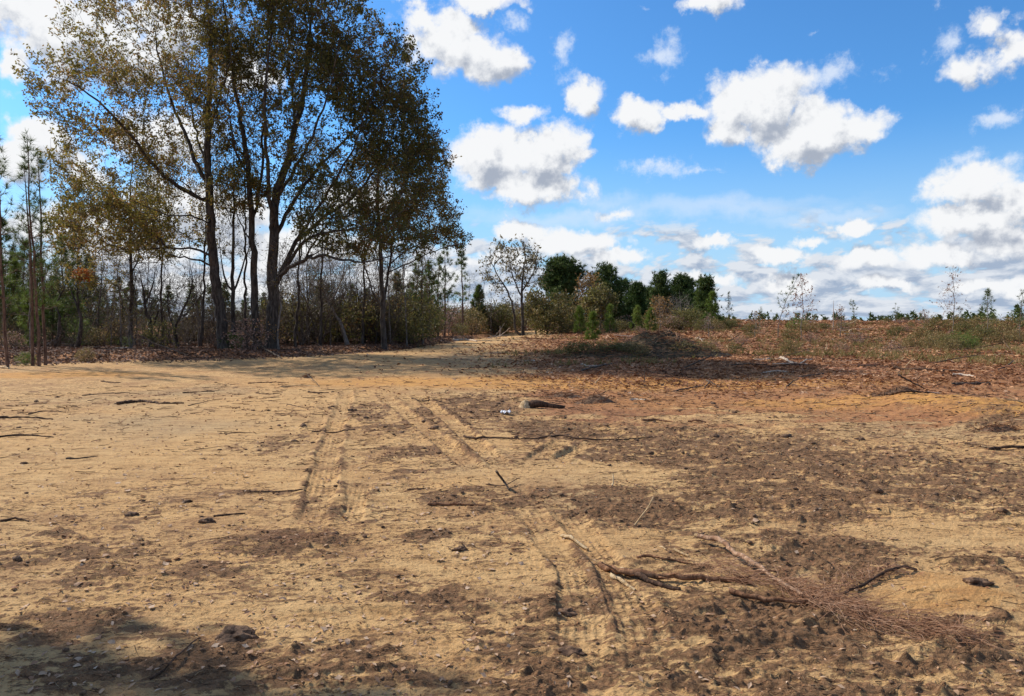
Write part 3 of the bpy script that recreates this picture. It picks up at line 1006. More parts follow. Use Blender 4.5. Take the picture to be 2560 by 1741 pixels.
# --- leaning oak on the left of the row, great limbs thrown to the left
D1 = 34.3
g = [trunkline([(562, 885), (548, 760), (535, 668), (529, 577), (525, 470), (520, 380), (522, 250, .8), (528, 121, 1.2), (520, 20, 1.5), (515, -60, 1.8)], D1, .27, .04),
     G3([(526, 505), (488, 490, -.5), (428, 456, -1.5), (376, 407, -2.4), (340, 360, -3.2), (285, 291, -4), (225, 235, -4.4), (170, 205, -4.8)], D1, 0, 0.108, .03),
     G3([(524, 468), (500, 430, .4), (474, 364, 1), (448, 300, 1.6), (425, 243, 2), (400, 150, 2.4), (385, 60, 2.8)], D1, 0, 0.108, .03),
     G3([(528, 644), (500, 625, -.4), (450, 622, -1), (395, 619, -1.6), (316, 624, -2.5), (250, 600, -3.2)], D1, 0, 0.054, .02),
     G3([(533, 668), (500, 652, .5), (460, 645, 1.2), (425, 634, 1.8), (380, 600, 2.6), (350, 585, 3)], D1, 0, 0.050, .02),
     G3([(521, 420), (490, 330, 1.5), (470, 220, 3), (455, 110, 4)], D1, 0, 0.065, .02),
     G3([(521, 330), (548, 250, -1.5), (575, 150, -2.5), (590, 60, -3)], D1, 0, 0.065, .02),
     G3([(527, 560), (480, 540, -2), (420, 540, -3.6), (330, 500, -5)], D1, 0, 0.050, .02)]
att = np.concatenate([eyes(400, 110, 210, 130, D1 + .5, 4.5, 430, rs), eyes(240, 240, 140, 95, D1 - 3.5, 3.2, 230, rs), eyes(290, 430, 140, 120, D1 - 2.5, 3.4, 330, rs),
                      eyes(430, 330, 130, 170, D1 + .5, 4.0, 260, rs), eyes(270, 580, 140, 70, D1 - 2.8, 2.6, 200, rs), eyes(540, 20, 110, 130, D1 + 1, 4, 240, rs),
                      eyes(440, 570, 90, 60, D1, 3.5, 90, rs), eyes(500, 250, 60, 100, D1 - 3, 2, 70, rs)])
tree('oak_tree', 'tall leaning oak with thin yellow-brown foliage and long limbs reaching left', GRP, g, att, OAKY, rs, nleaf=10, leaf=(.13, .065), nofrom=4.5, bf=.30,
     twigL=.6)

# --- straight oak in the middle
D2 = 34.9
g = [trunkline([(645, 882), (640, 800), (636, 729), (631, 607), (626, 486), (612, 364), (590, 240, .5), (572, 121, 1), (560, 0, 1.4), (556, -70, 1.6)], D2, .19, .03),
     G3([(629, 560), (648, 470, .8), (656, 380, 1.2), (657, 304, 1.6), (668, 121, 2.2), (672, 0, 2.6)], D2, 0, 0.079, .03),
     G3([(622, 440), (590, 380, -1.2), (575, 300, -2.0), (560, 200, -2.6)], D2, 0, 0.058, .02),
     G3([(630, 600), (600, 560, 1), (585, 500, 1.6), (570, 430, 2.2)], D2, 0, 0.043, .02)]
att = np.concatenate([eyes(620, 40, 120, 150, D2 + 1, 4, 420, rs), eyes(600, 280, 75, 130, D2, 3.4, 220, rs), eyes(600, 480, 70, 60, D2 - .8, 2.4, 110, rs), eyes(690, 170, 70, 120, D2 + 2, 3, 130, rs)])
tree('oak_tree', 'straight slim-trunked oak between the leaning oak and the thick forked oak', GRP, g, att, OAKL, rs, nleaf=10, leaf=(.13, .07), nofrom=6, bf=.3)

# --- the thick forked oak
D3 = 34.1
g = [trunkline([(677, 888), (680, 800), (683, 730), (681, 668), (686, 546), (692, 474), (714, 425), (735, 340), (757, 243, .5), (775, 100, .8), (780, -20, 1)], D3, .30, .04),
     G3([(684, 590), (676, 500, -.6), (668, 425, -.9), (662, 243, -1.5), (678, 60, -2), (685, -60, -2.2)], D3, 0, 0.108, .03),
     G3([(684, 716), (706, 690, -.5), (722, 672, -1), (759, 650, -1.8), (798, 641, -2.6), (838, 646, -3.2), (910, 656, -4.2), (980, 640, -5)], D3, 0, 0.115, .02),
     G3([(685, 725), (712, 660, .6), (741, 607, 1.2), (807, 546, 2.2), (868, 504, 3.0), (941, 425, 3.6), (985, 330, 4)], D3, 0, 0.122, .03),
     G3([(706, 690), (740, 630, -.8), (777, 595, -1.2), (830, 580, -1.8), (880, 571, -2.4), (950, 555, -3.0), (1020, 520, -3.6)], D3, 0, 0.086, .02),
     G3([(686, 600), (705, 560, .5), (729, 516, 1.0), (789, 425, 1.8), (880, 334, 2.4), (935, 280, 2.6), (971, 230, 3)], D3, 0, 0.101, .03),
     G3([(690, 500), (740, 420, -1), (790, 320, -2), (830, 200, -3), (850, 90, -3.5)], D3, 0, 0.086, .02),
     G3([(741, 607, 1.2), (800, 510, .2), (850, 430, -1), (900, 330, -2), (940, 200, -2.6)], D3, 0, 0.072, .02),
     G3([(714, 425), (735, 300, 1.2), (720, 150, 2.4), (725, 20, 3)], D3, 0, 0.072, .02),
     G3([(807, 546, 2.2), (870, 540, 1), (930, 510, 0), (1010, 440, -1)], D3, 0, 0.050, .02),
     G3([(759, 650, -1.8), (790, 600, -3), (840, 530, -4), (900, 470, -4.6)], D3, 0, 0.050, .02)]
att = np.concatenate([eyes(800, 80, 150, 130, D3 + 1, 4.8, 620, rs, .2), eyes(930, 200, 135, 125, D3 + 1, 4.6, 620, rs, .2), eyes(990, 340, 115, 140, D3 + 1, 4.2, 560, rs, .2), eyes(960, 480, 120, 90, D3 - .5, 4.0, 330, rs, .2),
                      eyes(720, 60, 120, 130, D3, 4, 330, rs), eyes(820, 350, 130, 170, D3 - .5, 4.5, 330, rs), eyes(860, 580, 120, 55, D3 - 2, 3, 150, rs),
                      eyes(760, 480, 90, 90, D3, 3.6, 90, rs), eyes(1000, 600, 80, 35, D3 - 3.5, 1.6, 60, rs)])
tree('oak_tree', 'thickest oak, forked low, heavy limbs arching right, dense dark crown', GRP, g, att, OAKD, rs, nleaf=8, leaf=(.135, .075), nofrom=3.6, bf=.26, twigk=2)

# --- twin stemmed oak at the right end of the row
D5 = 38.5
g = [trunkline([(961, 868), (957, 800), (956, 759), (953, 668), (945, 546), (945, 425), (955, 330, .5), (965, 240, 1)], D5, .15, .03),
     G3([(957, 770), (968, 700, .6), (978, 637, 1), (985, 516, 1.4), (997, 400, 1.8), (1010, 300, 2)], D5, 0, 0.079, .02),
     G3([(955, 772), (938, 740, -.6), (923, 705, -1), (905, 640, -1.6), (890, 560, -2)], D5, 0, 0.050, .02),
     G3([(975, 655, 1), (1030, 620, 1.4), (1080, 600, 1.8), (1140, 592, 2)], D5, 0, 0.043, .015),
     G3([(973, 680, 1), (1040, 650, 0), (1100, 622, -1), (1160, 612, -1.4)], D5, 0, 0.036, .015),
     G3([(950, 600), (1010, 540, -1), (1070, 480, -1.5), (1120, 430, -2)], D5, 0, 0.043, .015)]
att = np.concatenate([eyes(1010, 420, 110, 130, D5 + 1, 4.2, 300, rs), eyes(1060, 540, 90, 70, D5 + .5, 3.8, 260, rs), eyes(950, 480, 90, 120, D5, 3.6, 190, rs), eyes(1115, 595, 60, 24, D5, 2.2, 60, rs),
                      eyes(1075, 430, 60, 90, D5 + 1, 3, 90, rs), eyes(900, 600, 90, 60, D5, 3, 90, rs)])
tree('oak_tree', 'twin-stemmed oak at the right end of the row, leaning limbs over the dirt road', GRP, g, att, OAKL, rs, nleaf=8, leaf=(.13, .07), nofrom=3.4, bf=.3)

# --- smaller yellowing oak on the left
D4 = 37.2
g = [trunkline([(325, 884), (327, 800), (329, 729), (326, 607), (328, 455), (334, 380)], D4, .12, .02),
     G3([(327, 745), (300, 720, -.6), (262, 700, -1.3), (215, 692, -2)], D4, 0, 0.036, .012),
     G3([(327, 690), (345, 640, .5), (352, 560, 1), (350, 480, 1.4)], D4, 0, 0.043, .02),
     G3([(327, 640), (270, 600, -1), (220, 570, -2)], D4, 0, 0.029, .012)]
att = np.concatenate([eyes(300, 540, 130, 110, D4 - .5, 3.4, 300, rs), eyes(220, 480, 60, 120, D4 - 2, 2.4, 130, rs), eyes(380, 600, 90, 60, D4, 2.6, 130, rs), eyes(250, 690, 70, 30, D4 - 1, 1.8, 30, rs)])
tree('oak_tree', 'smaller dark-trunked oak left of the row with sparse yellow leaves low down', GRP, g, att, OAKY, rs, nleaf=9, leaf=(.12, .06), nofrom=2.8, bf=.3, twigL=.4)

# --- slender stems beside the big ones
def slim(name, label, pts, d, r0, att, lm, **kw):
    a = dict(nleaf=2, leaf=(.10, .05), nofrom=1.5, bf=.35, thick=.025)
    a.update(kw)
    return tree(name, label, a.pop('group', None), [trunkline(pts[0], d, r0, .015)] + [G3(q, d, 0, r0 * .5, .01) for q in pts[1:]], att, lm, rs, **a)


slim('young_oak', 'slim young oak forking at head height between the leaning and the straight oak',
     [[(590, 884), (584, 800), (583, 729), (582, 640), (586, 425), (580, 330)], [(583, 740), (600, 690, .4), (612, 640, .7), (618, 560, 1)], [(582, 735), (560, 690, -.5), (548, 600, -1)]], 35.6, .12,
     np.concatenate([eyes(585, 430, 60, 120, 35.6, 2, 120, rs), eyes(590, 600, 50, 60, 35.4, 1.8, 60, rs)]), OAKL)
slim('young_oak', 'thin pale sapling pressed against the right side of the thickest oak',
     [[(697, 886), (696, 840), (700, 790), (702, 740), (700, 650)]], 33.6, .05, eyes(705, 660, 30, 70, 33.4, 1, 40, rs), OAKL, nleaf=1, bark=GBARK)
for px_, d_, top_, lean_, lab_ in ((503, 36.8, 330, 18, 'slim upright oak just left of the leaning oak trunk'), (618, 37.0, 200, -10, 'slim upright oak rising behind the straight oak'),
                               (738, 37.5, 260, 22, 'slim oak stem rising through the low limbs of the thickest oak'), (800, 39.0, 330, 10, 'slim upright oak right of the thickest oak, in the brush'),
                               (905, 40.5, 360, 14, 'slim upright oak left of the twin-stemmed oak'), (408, 38.5, 400, -14, 'slim upright oak between the yellowing oak and the leaning oak')):
    slim('young_oak', lab_, [[(px_, 880), (px_ + lean_ * .3, 760), (px_ + lean_ * .5, 620), (px_ + lean_, top_ + 60)], [(px_ + lean_ * .45, 660), (px_ + lean_ * .45 + 22, 560, .5), (px_ + lean_ * .5 + 34, 450, .9)]], d_, .075,
         eyes(px_ + lean_, (top_ + 560) / 2, 48, (560 - top_) / 2, d_, 1.9, 110, rs), OAKL, nleaf=3, leaf=(.12, .06), nofrom=3)
slim('crooked_tree', 'small crooked tree with a bent pale trunk standing right of the thin roadside pines',
     [[(143, 882), (150, 830), (146, 790), (138, 760), (130, 748)], [(140, 762), (152, 735, .3), (170, 700, .5)], [(138, 760), (115, 720, -.3), (95, 690, -.6)]], 36.5, .13,
     eyes(145, 690, 55, 50, 36.5, 1.6, 70, rs), OLIVE, nleaf=2)
slim('crooked_tree', 'small dark tree carrying one cluster of bright orange leaves',
     [[(192, 880), (200, 820), (198, 770), (192, 735), (195, 700)], [(196, 770), (180, 735, .3), (165, 700, .5)]], 36.2, .11,
     eyes(190, 690, 60, 50, 36.2, 1.5, 70, rs), OLIVE, nleaf=2)
# the orange cluster belongs to that tree
_t = [o for o in COL.objects if o.name.startswith('crooked_tree')][-1]
C = eyes(207, 688, 26, 17, 35.6, .5, 420, rs, 0.05)
V, f, rn = cards(C, .12, .07, rs)
mk('orange_leaf_cluster', [(V, f, rn)], ORANGE, _t, origin=np.array(_t.location), smooth=False)['kind'] = 'stuff'
slim('dead_tree', 'bare dead tree with a cut-off crown and v-shaped forks left of the leaning oak',
     [[(445, 872), (440, 850), (436, 830), (452, 790), (470, 750), (482, 700), (475, 660)], [(438, 832), (425, 790, .3), (418, 740, .5), (430, 690, .8)], [(452, 800), (478, 770, -.4), (500, 740, -.6), (540, 690, -1)]],
     36.8, .09, eyes(455, 720, 60, 60, 36.8, 1.6, 70, rs), OAKL, nleaf=0, group=None)
slim('dead_tree', 'bare many-stemmed dead tree just right of the smaller yellowing oak',
     [[(378, 876), (378, 830), (372, 800), (362, 760), (355, 720), (350, 680)], [(378, 815), (395, 780, .3), (402, 740, .4)], [(380, 860), (398, 820, .3), (410, 795, .4)], [(362, 765), (380, 720, .5), (395, 660, .6)]],
     36.6, .13, eyes(385, 730, 60, 70, 36.6, 1.8, 120, rs), OAKL, nleaf=0)
slim('bare_tree', 'bare grey tree with a slanting trunk in the brush right of the thickest oak',
     [[(870, 858), (858, 820), (842, 790), (822, 755), (805, 715), (793, 690)], [(825, 760), (840, 730, .3), (855, 690, .5), (868, 640, .8)]],
     39.5, .12, np.concatenate([eyes(820, 680, 80, 60, 39.5, 2.2, 150, rs)]), OAKL, nleaf=.5, leaf=(.09, .045), bark=GBARK)

# --- half bare tree beyond, by the bend of the road
D6 = 66.
g = [trunkline([(1308, 838), (1306, 780), (1304, 730), (1308, 690), (1312, 640), (1308, 606)], D6, .16, .04),
     trunkline([(1290, 838), (1284, 780), (1270, 730), (1245, 690), (1225, 650)], D6, .12, .03),
     G3([(1303, 740), (1285, 700, .8), (1275, 660, 1)], D6, 0, .08, .02), G3([(1305, 730), (1330, 690, -.6), (1345, 655, -1)], D6, 0, .08, .02)]
att = np.concatenate([eyes(1300, 660, 55, 62, D6, 3, 150, rs), eyes(1245, 665, 42, 60, D6, 2.6, 110, rs), eyes(1330, 690, 30, 60, D6, 2.4, 70, rs), eyes(1280, 740, 60, 40, D6, 3, 40, rs)])
tree('roadside_tree', 'half-bare tree with pale grey and brown leaves at the far bend of the dirt road', None, g, att, GREYL, rs, nleaf=2, leaf=(.26, .15), nofrom=2, bf=.3, rtip=.018, thick=.05, twigL=.7, rtw=.03,
     leaf_keep=.75)


# ------------------------------------------------------------------ pines
def pine_mesh(h, rs, crown=.65, width=.22, droop=.35, dens=1.0, needleL=.20, blades=12, r0=None, lean=.03, sparse=False, cone=True, rwhorl=.45, bl=.014):
    """returns (trunk parts, branch parts, crown parts) at the origin"""
    r0 = r0 or h * .0105 + .012
    n = max(6, int(h / .6))
    t = np.linspace(0, 1, n)
    off = np.cumsum(rs.normal(size=(n, 2)) * h * .004, 0) + np.outer(t ** 2, rs.normal(size=2) * h * lean)
    T = np.stack([off[:, 0], off[:, 1], t * h], 1)
    tr = chain(T, r0 * (1 - t) ** .8 + .008, 7, cap=False)
    A, B, RA, RB, C, D = [], [], [], [], [], []
    z = h * (1 - crown)
    while z < h * .985:
        q = (z / h - (1 - crown)) / crown          # 0 bottom .. 1 top
        prof = ((1 - q) ** .75 * (.55 + .45 * min(1, q * 4 + .2))) if cone else math.sqrt(max(0, 1 - (1.7 * q - .75) ** 2)) * .9 + .08
        nb = max(2, int(rs.poisson(3.6 * dens)))
        a0 = rs.uniform(0, 6.28)
        c0 = np.array([np.interp(z, T[:, 2], T[:, 0]), np.interp(z, T[:, 2], T[:, 1]), z])
        for k in range(nb):
            if sparse and rs.uniform() < .25: continue
            az_ = a0 + k * 6.283 / nb + rs.normal() * .35
            L = width * h * prof * rs.uniform(.55, 1.15) + .12
            el0 = .15 + .75 * q + rs.normal() * .12 - droop * (1 - q) * .3
            p = c0; d = np.array([math.cos(az_) * math.cos(el0), math.sin(az_) * math.cos(el0), math.sin(el0)])
            ns = 4
            rr_ = max(.007, .020 * L)
            for s_ in range(ns):
                d = nrm(d + np.array([0, 0, .16]) + rs.normal(size=3) * .10)
                q2 = p + d * L / ns
                A.append(p); B.append(q2); RA.append(rr_ * (1 - s_ / (ns + .5))); RB.append(rr_ * (1 - (s_ + 1) / (ns + .5)))
                if s_ >= 1:
                    m_ = rs.poisson((1.0 + 1.6 * (s_ / ns)) * dens * max(.6, min(2.2, L)))
                    for _ in range(m_):
                        sd = nrm(d + rs.normal(size=3) * .7 + np.array([0, 0, .25]))
                        e_ = p + d * L / ns * rs.uniform(.2, 1) + 0
                        tip = e_ + sd * L * .22 * rs.uniform(.5, 1.4)
                        A.append(e_); B.append(tip); RA.append(rr_ * .4); RB.append(.005)
                        C.append(tip); D.append(sd)
                p = q2
            C.append(p); D.append(d)
        z += rwhorl * rs.uniform(.6, 1.4) * max(.5, min(1.3, h / 9))
    C.append(T[-1]); D.append(np.array([0, 0, 1.]))
    A, B, RA, RB, C, D = map(np.array, (A, B, RA, RB, C, D))
    return tr, [tubes(A, B, RA, RB, 3)], [needles(C, D, blades, needleL, bl, rs)]


def pine(name, label, group, px, py, top, d, rs, mats=(None, None), cat='pine tree', **kw):
    b = base_pt(px, py, d)
    h = at(px, top, d)[2] - b[2]
    tr, br, cr = pine_mesh(h, rs, **kw)
    t = empty(name, b, label, cat, group)
    mk('trunk', tr, mats[0] or PBARK, t); mk('branches', br, mats[0] or PBARK, t)['kind'] = 'stuff'; mk('crown', cr, mats[1] or PINE, t, smooth=False)
    return t


YP = dict(r0=.050, crown=.72, width=.12, dens=.75, sparse=True, needleL=.26, blades=16, bl=.013)
pine('young_pine', 'tall spindly young pine at the very left, nearest the sand', 'young pines at the left edge', 24, 925, 345, 24.5, rs, **YP)
pine('young_pine', 'left stem of the close trio of spindly pines beside the sand', 'young pines at the left edge', 82, 920, 420, 25.5, rs, **YP)
pine('young_pine', 'middle and tallest stem of the close trio of spindly pines', 'young pines at the left edge', 98, 918, 335, 25.2, rs, **YP)
pine('young_pine', 'right stem of the close trio of spindly pines', 'young pines at the left edge', 112, 915, 385, 25.8, rs, **YP)
PP = dict(crown=.9, width=.21, dens=1.15, needleL=.32, blades=18, bl=.026)
for px, py, top, d, lab in ((10, 850, 540, 46, 'dark green pine behind the spindly pines at the left edge'), (55, 850, 600, 50, 'bushy pine half hidden behind the trio of spindly pines'),
                            (165, 860, 600, 44, 'bright young pine behind the tree with the orange leaves'), (230, 855, 640, 52, 'soft green pine left of the smaller yellowing oak'),
                            (130, 860, 700, 40, 'low green pine under the small crooked trees'), (35, 860, 660, 43, 'bright green pine between the leftmost pine and the trio'), (-10, 860, 600, 42, 'green pine cut by the left edge'),
                            (95, 860, 640, 47, 'green pine right behind the trio of spindly pines'), (200, 860, 560, 50, 'tall soft green pine above the tree with the orange leaves'), (70, 865, 740, 38, 'bright low pine at the foot of the trio')):
    pine('young_pine', lab, 'young pines behind the left brush', px, py, top, d, rs, (None, PINEB if 'bright' in lab else PINE), **PP)
for px, py, top, d, lab, kw in (
        (1000, 850, 690, 52, 'green pine right behind the twin-stemmed oak', PP), (1040, 850, 640, 56, 'tall dense young pine right of the twin-stemmed oak', PP),
        (1072, 850, 660, 50, 'yellowish young pine beside the dirt road brush', PP),
        (1110, 848, 615, 58, 'tall thin pine with a bare lower trunk left of the small cedar', dict(PP, crown=.6, width=.12, dens=.8)),
        (1155, 846, 618, 60, 'narrow pine with a dark pointed tip left of the small cedar', dict(PP, crown=.6, width=.10, dens=.8)),
        (1095, 848, 640, 55, 'slender pine between the road brush and the narrow pine', dict(PP, crown=.55, width=.12, dens=.7))):
    pine('young_pine', lab, 'young pines beside the dirt road', px, py, top, d, rs, (None, PINEB if 'yellowish' in lab else PINE), **kw)
pine('small_cedar', 'small isolated cone-shaped evergreen left of the half-bare tree', None, 1195, 838, 718, 70, rs, (BARK2, PINE), cat='cedar', crown=.93, width=.26, dens=1.5, needleL=.35, blades=12, bl=.05)


# dense evergreens of the grove in the middle distance
def grove_tree(label, px, py, top, d, w, shape, lm, rs, bark=None, ntuft=1500, cat='pine tree', name='grove_pine', bottom=None, size=.42, blades=9, bl=.07, gap=.0):
    """crown of needle sprays over a real limb skeleton; shape: umbrella | cone | oval"""
    b = base_pt(px, py, d)
    tp = at(px, top, d)
    h = tp[2] - b[2]; s = d / F; W_ = w * s
    zb = (at(px, bottom, d)[2] - b[2]) if bottom else h * .15
    n = int(ntuft / 7)
    u = rs.uniform(0, 1, n)
    z = zb + (h - zb) * u
    if shape == 'cone': rad = W_ * (1 - u) ** .8 * (.75 + .25 * np.sin(u * 23))
    elif shape == 'umbrella': rad = W_ * np.sqrt(np.clip(1 - (1.55 * u - .55) ** 2, 0, 1))
    else: rad = W_ * np.sin(np.clip(u * .93 + .07, 0, 1) * math.pi) ** .55
    a = rs.uniform(0, 6.283, n)
    # lobes break the outline
    rad = rad * (.72 + .34 * np.sin(a * 3 + z * 1.7 + rs.uniform(0, 6)) * np.cos(a * 2 - z * .9)) * rs.uniform(.35, 1.05, n) ** .6
    att_ = np.stack([b[0] + rad * np.cos(a), b[1] + rad * np.sin(a), b[2] + z], 1)
    T = [b, b + np.array([rs.normal() * .15, 0, h * .4]), b + np.array([rs.normal() * .25, 0, h * .9])]
    P, par, r, main, kids = grow([(T, .012 * h + .06, .03)], att_, bf=.15, rs=rs, rtip=.016, nofrom=zb * .8, up=.2, step=.8)
    t = empty(name, b, label, cat, 'dark evergreens of the grove by the field')
    w1 = wood(P, par, r, main, .05, 9, 6); w2 = wood(P, par, r, main, 0, .05, 3)
    mk('trunk', [w1], bark or PBARK, t, origin=b)
    mk('branches', [w2], bark or PBARK, t, origin=b)['kind'] = 'stuff'
    i = np.where((par >= 0) & (r < .05))[0]
    k = np.repeat(i, max(1, int(round(ntuft / len(i)))))
    D = nrm(nrm(P[k] - P[par[k]]) * .6 + rs.normal(size=(len(k), 3)) * .45 + np.array([0, 0, .55]))
    C = P[k] + rs.normal(size=(len(k), 3)) * np.array([.34, .34, .20]) * (size / .42)
    mk('crown', [needles(C, D, blades, size, bl, rs, .55)], lm, t, origin=b, smooth=False)
    return t


grove_tree('tallest grove pine with a round umbrella crown above a leafy green stem', 1405, 826, 650, 78, 58, 'umbrella', PINED, rs, ntuft=3000, bottom=728)
grove_tree('green vine-covered pine stem directly under the umbrella crown', 1390, 826, 722, 76, 27, 'oval', PINE, rs, ntuft=900, bottom=828, size=.40, name='grove_evergreen', cat='evergreen tree')
grove_tree('broad dark pine with a rounded top right of the yellow-brown tree', 1512, 822, 666, 80, 58, 'oval', PINED, rs, ntuft=2200, bottom=800)
grove_tree('dark green cone-shaped cedar in the middle of the grove', 1592, 818, 712, 76, 60, 'cone', CEDAR, rs, ntuft=2400, bottom=815, name='grove_cedar', cat='cedar', size=.34)
grove_tree('dark pine filling the gap left of the cone-shaped cedar', 1556, 820, 702, 84, 44, 'oval', PINED, rs, ntuft=1300, bottom=812)
grove_tree('dark pine with a spiky peaked crown right of the cone-shaped cedar', 1652, 816, 686, 80, 62, 'cone', PINED, rs, ntuft=2300, bottom=812)
grove_tree('greyish open-crowned pine second from the right end of the grove', 1704, 814, 692, 84, 38, 'umbrella', PINED, rs, ntuft=1500, bottom=760)
grove_tree('leaning green pine at the right end of the grove', 1762, 812, 698, 76, 42, 'cone', PINE, rs, ntuft=1900, bottom=806)
grove_tree('dark evergreen at the back between umbrella pine and yellow-brown tree', 1430, 824, 735, 82, 26, 'oval', PINED, rs, ntuft=900, bottom=822)
grove_tree('low dark evergreen behind the right end of the grove', 1728, 812, 735, 82, 44, 'oval', CEDAR, rs, ntuft=1500, bottom=812)
grove_tree('dark evergreen filling between the cone-shaped cedar and the peaked pine', 1622, 816, 722, 86, 44, 'oval', PINED, rs, ntuft=1500, bottom=816)
grove_tree('low dark evergreen behind the broad dark pine', 1480, 822, 745, 88, 44, 'oval', PINED, rs, ntuft=1300, bottom=822)
grove_tree('low dark evergreen behind the peaked dark pine', 1680, 815, 738, 88, 44, 'oval', CEDAR, rs, ntuft=1300, bottom=815)
# deciduous trees in the grove
for px, top, d, w, lab, lm, nl in ((1474, 682, 74, 34, 'yellow-brown half-bare tree between the two tallest grove pines', RUST, 2), (1500, 716, 70, 40, 'brownish olive tree in front of the broad dark pine', OLIVE, 4),
                                   (1340, 730, 68, 30, 'brownish olive tree right behind the half-bare roadside tree', OLIVE, 3), (1700, 738, 72, 34, 'bare grey tree near the right end of the grove', OAKL, 0),
                                   (1650, 745, 66, 24, 'thin yellowish sapling tree in front of the peaked dark pine', RUST, 1)):
    b = 820
    bt = base_pt(px, b, d); z = at(px, top, d)
    hh = z[2] - bt[2]
    g = [([bt, bt + np.array([.1, 0, hh * .4]), z - np.array([0, 0, hh * .1])], .10, .03)]
    s = d / F
    att = np.array([bt[0], bt[1], bt[2] + hh * .62]) + nrm(rs.normal(size=(150, 3))) * (rs.uniform(.2, 1, (150, 1)) ** .5) * np.array([w * s, w * s * .9, hh * .40])
    tree('grove_tree', lab, None, g, att, lm, rs, nleaf=nl, leaf=(.26, .17), nofrom=.8, bf=.3, rtip=.014, thick=.05, twigL=.6, rtw=.03, bark=GBARK)

# ------------------------------------------------------------------ shrubs, saplings, brush
rs = np.random.RandomState(21)

NEAR = [(24, 'the leftmost spindly pine'), (100, 'the trio of spindly pines'), (190, 'the tree with orange leaves'), (325, 'the smaller yellowing oak'), (450, 'the v-forked dead tree'), (560, 'the leaning oak'),
        (645, 'the straight oak'), (690, 'the thickest oak'), (760, 'the low arching limb'), (870, 'the slanting bare tree'), (960, 'the twin-stemmed oak'), (1060, 'the yellowish road pine'), (1195, 'the small cedar'),
        (1300, 'the half-bare roadside tree'), (1400, 'the umbrella pine'), (1470, 'the yellow-brown grove tree'), (1512, 'the broad dark pine'), (1592, 'the cone-shaped cedar'), (1652, 'the peaked dark pine'), (1704, 'the greyish pine'),
        (1762, 'the leaning green pine'), (1823, 'the first wispy sapling'), (1946, 'the pair of tall saplings'), (2083, 'the bare skyline pole'), (2136, 'the curled sapling'), (2238, 'the feathery sapling'), (2382, 'the tallest pinkish sapling'),
        (2468, 'the green-leaved sapling'), (2548, 'the right-edge sapling')]


def near(px):
    return min(NEAR, key=lambda q: abs(q[0] - px))[1]


def size(h, a, b):
    return 'low ' if h < a else ('tall ' if h > b else 'mid-sized ')


def shrub_mesh(h, w, rs, n=110, stems=6, leafmat=None, nleaf=0, leaf=(.10, .05), rt=.006, twl=.3, bushy=.5):
    G_ = []
    for k in range(stems):
        a = rs.uniform(0, 6.283); s0 = rs.uniform(0, .18)
        b = np.array([math.cos(a) * s0, math.sin(a) * s0, -.05])
        e_ = np.array([math.cos(a) * w * rs.uniform(.3, .9), math.sin(a) * w * rs.uniform(.3, .9), h * rs.uniform(.5, .95)])
        m_ = (b + e_) / 2 + rs.normal(size=3) * .12 * h
        if k: b = np.array(G_[0][0][0])
        G_.append(([b, b * .6 + m_ * .4 + np.array([0, 0, .1 * h]), e_], .014 + .006 * h, .006))
    q = nrm(rs.normal(size=(n, 3))) * rs.uniform(.1, 1, (n, 1)) ** .45
    att = np.array([0, 0, h * bushy]) + q * np.array([w, w, h * (1 - bushy)])
    att[:, 2] = np.maximum(att[:, 2], .06)
    P, par, r, main, kids = grow(G_, att, bf=.2, rs=rs, rtip=rt, up=.3, step=.3, wiggle=.25, root_flare=1.0)
    w1 = wood(P, par, r, main, .014, 9, 4); w2 = wood(P, par, r, main, 0, .014, 3)
    tw, a, b, c_, D = twigs(P, par, r, .012, 1, twl, rs)
    parts = [x for x in (w1, w2) if x] + tw
    lv = None
    if nleaf:
        C = np.repeat(np.concatenate([b, c_]), nleaf, 0); C = C + rs.normal(size=C.shape) * .09
        lv = [cards(C, leaf[0], leaf[1], rs)]
    return parts, lv


BARE = []; BARED = []
for i in range(6):
    p_, _ = shrub_mesh(2.4, 1.1, rs, n=120, stems=7)
    BARE.append(mk('bare_shrub', p_, GBARK if i % 3 == 0 else BARK2, mesh_only=True))
LEAFY = []
for i, (lm, nl) in enumerate(((OLIVE, 3), (RUST, 1), (PINKL, 2), (OLIVE, 5), (WEED, 5), (PINEB, 6))):
    p_, l_ = shrub_mesh(1.6, 1.0, rs, n=90, stems=6, nleaf=nl, leaf=(.13, .06) if i < 5 else (.2, .03))
    LEAFY.append((mk('stems', p_, BARK2, mesh_only=True), mk('leaves', l_, lm, mesh_only=True, smooth=False)))


def put_bare(px, d, h, label, group, k=None):
    while float(bank_side((px - 1280) / F * d, d)) < .9 and px < 1360: d += .7
    x = (px - 1280) / F * d * 1.0
    k = rs.randint(len(BARE)) if k is None else k
    s = h / 2.6
    o = put('bare_shrub', BARE[k], None, (x, d, S(x, d) - .03), rs.uniform(0, 6.28), (s * rs.uniform(.8, 1.3), s * rs.uniform(.8, 1.3), s))
    return tag(o, label, 'shrub', group)


def put_leafy(px, d, h, k, label, group, name='leafy_shrub', wide=1.0):
    while float(bank_side((px - 1280) / F * d, d)) < .9 and px < 1360 and d > 30: d += .7
    x = (px - 1280) / F * d
    s = h / 1.8
    t = empty(name, (x, d, S(x, d) - .03), label, 'shrub', group, rs.uniform(0, 6.28))
    t.scale = (s * wide, s * wide, s)
    put('stems', LEAFY[k][0], t)['kind'] = 'stuff'; put('leaves', LEAFY[k][1], t)['kind'] = 'stuff'
    return t


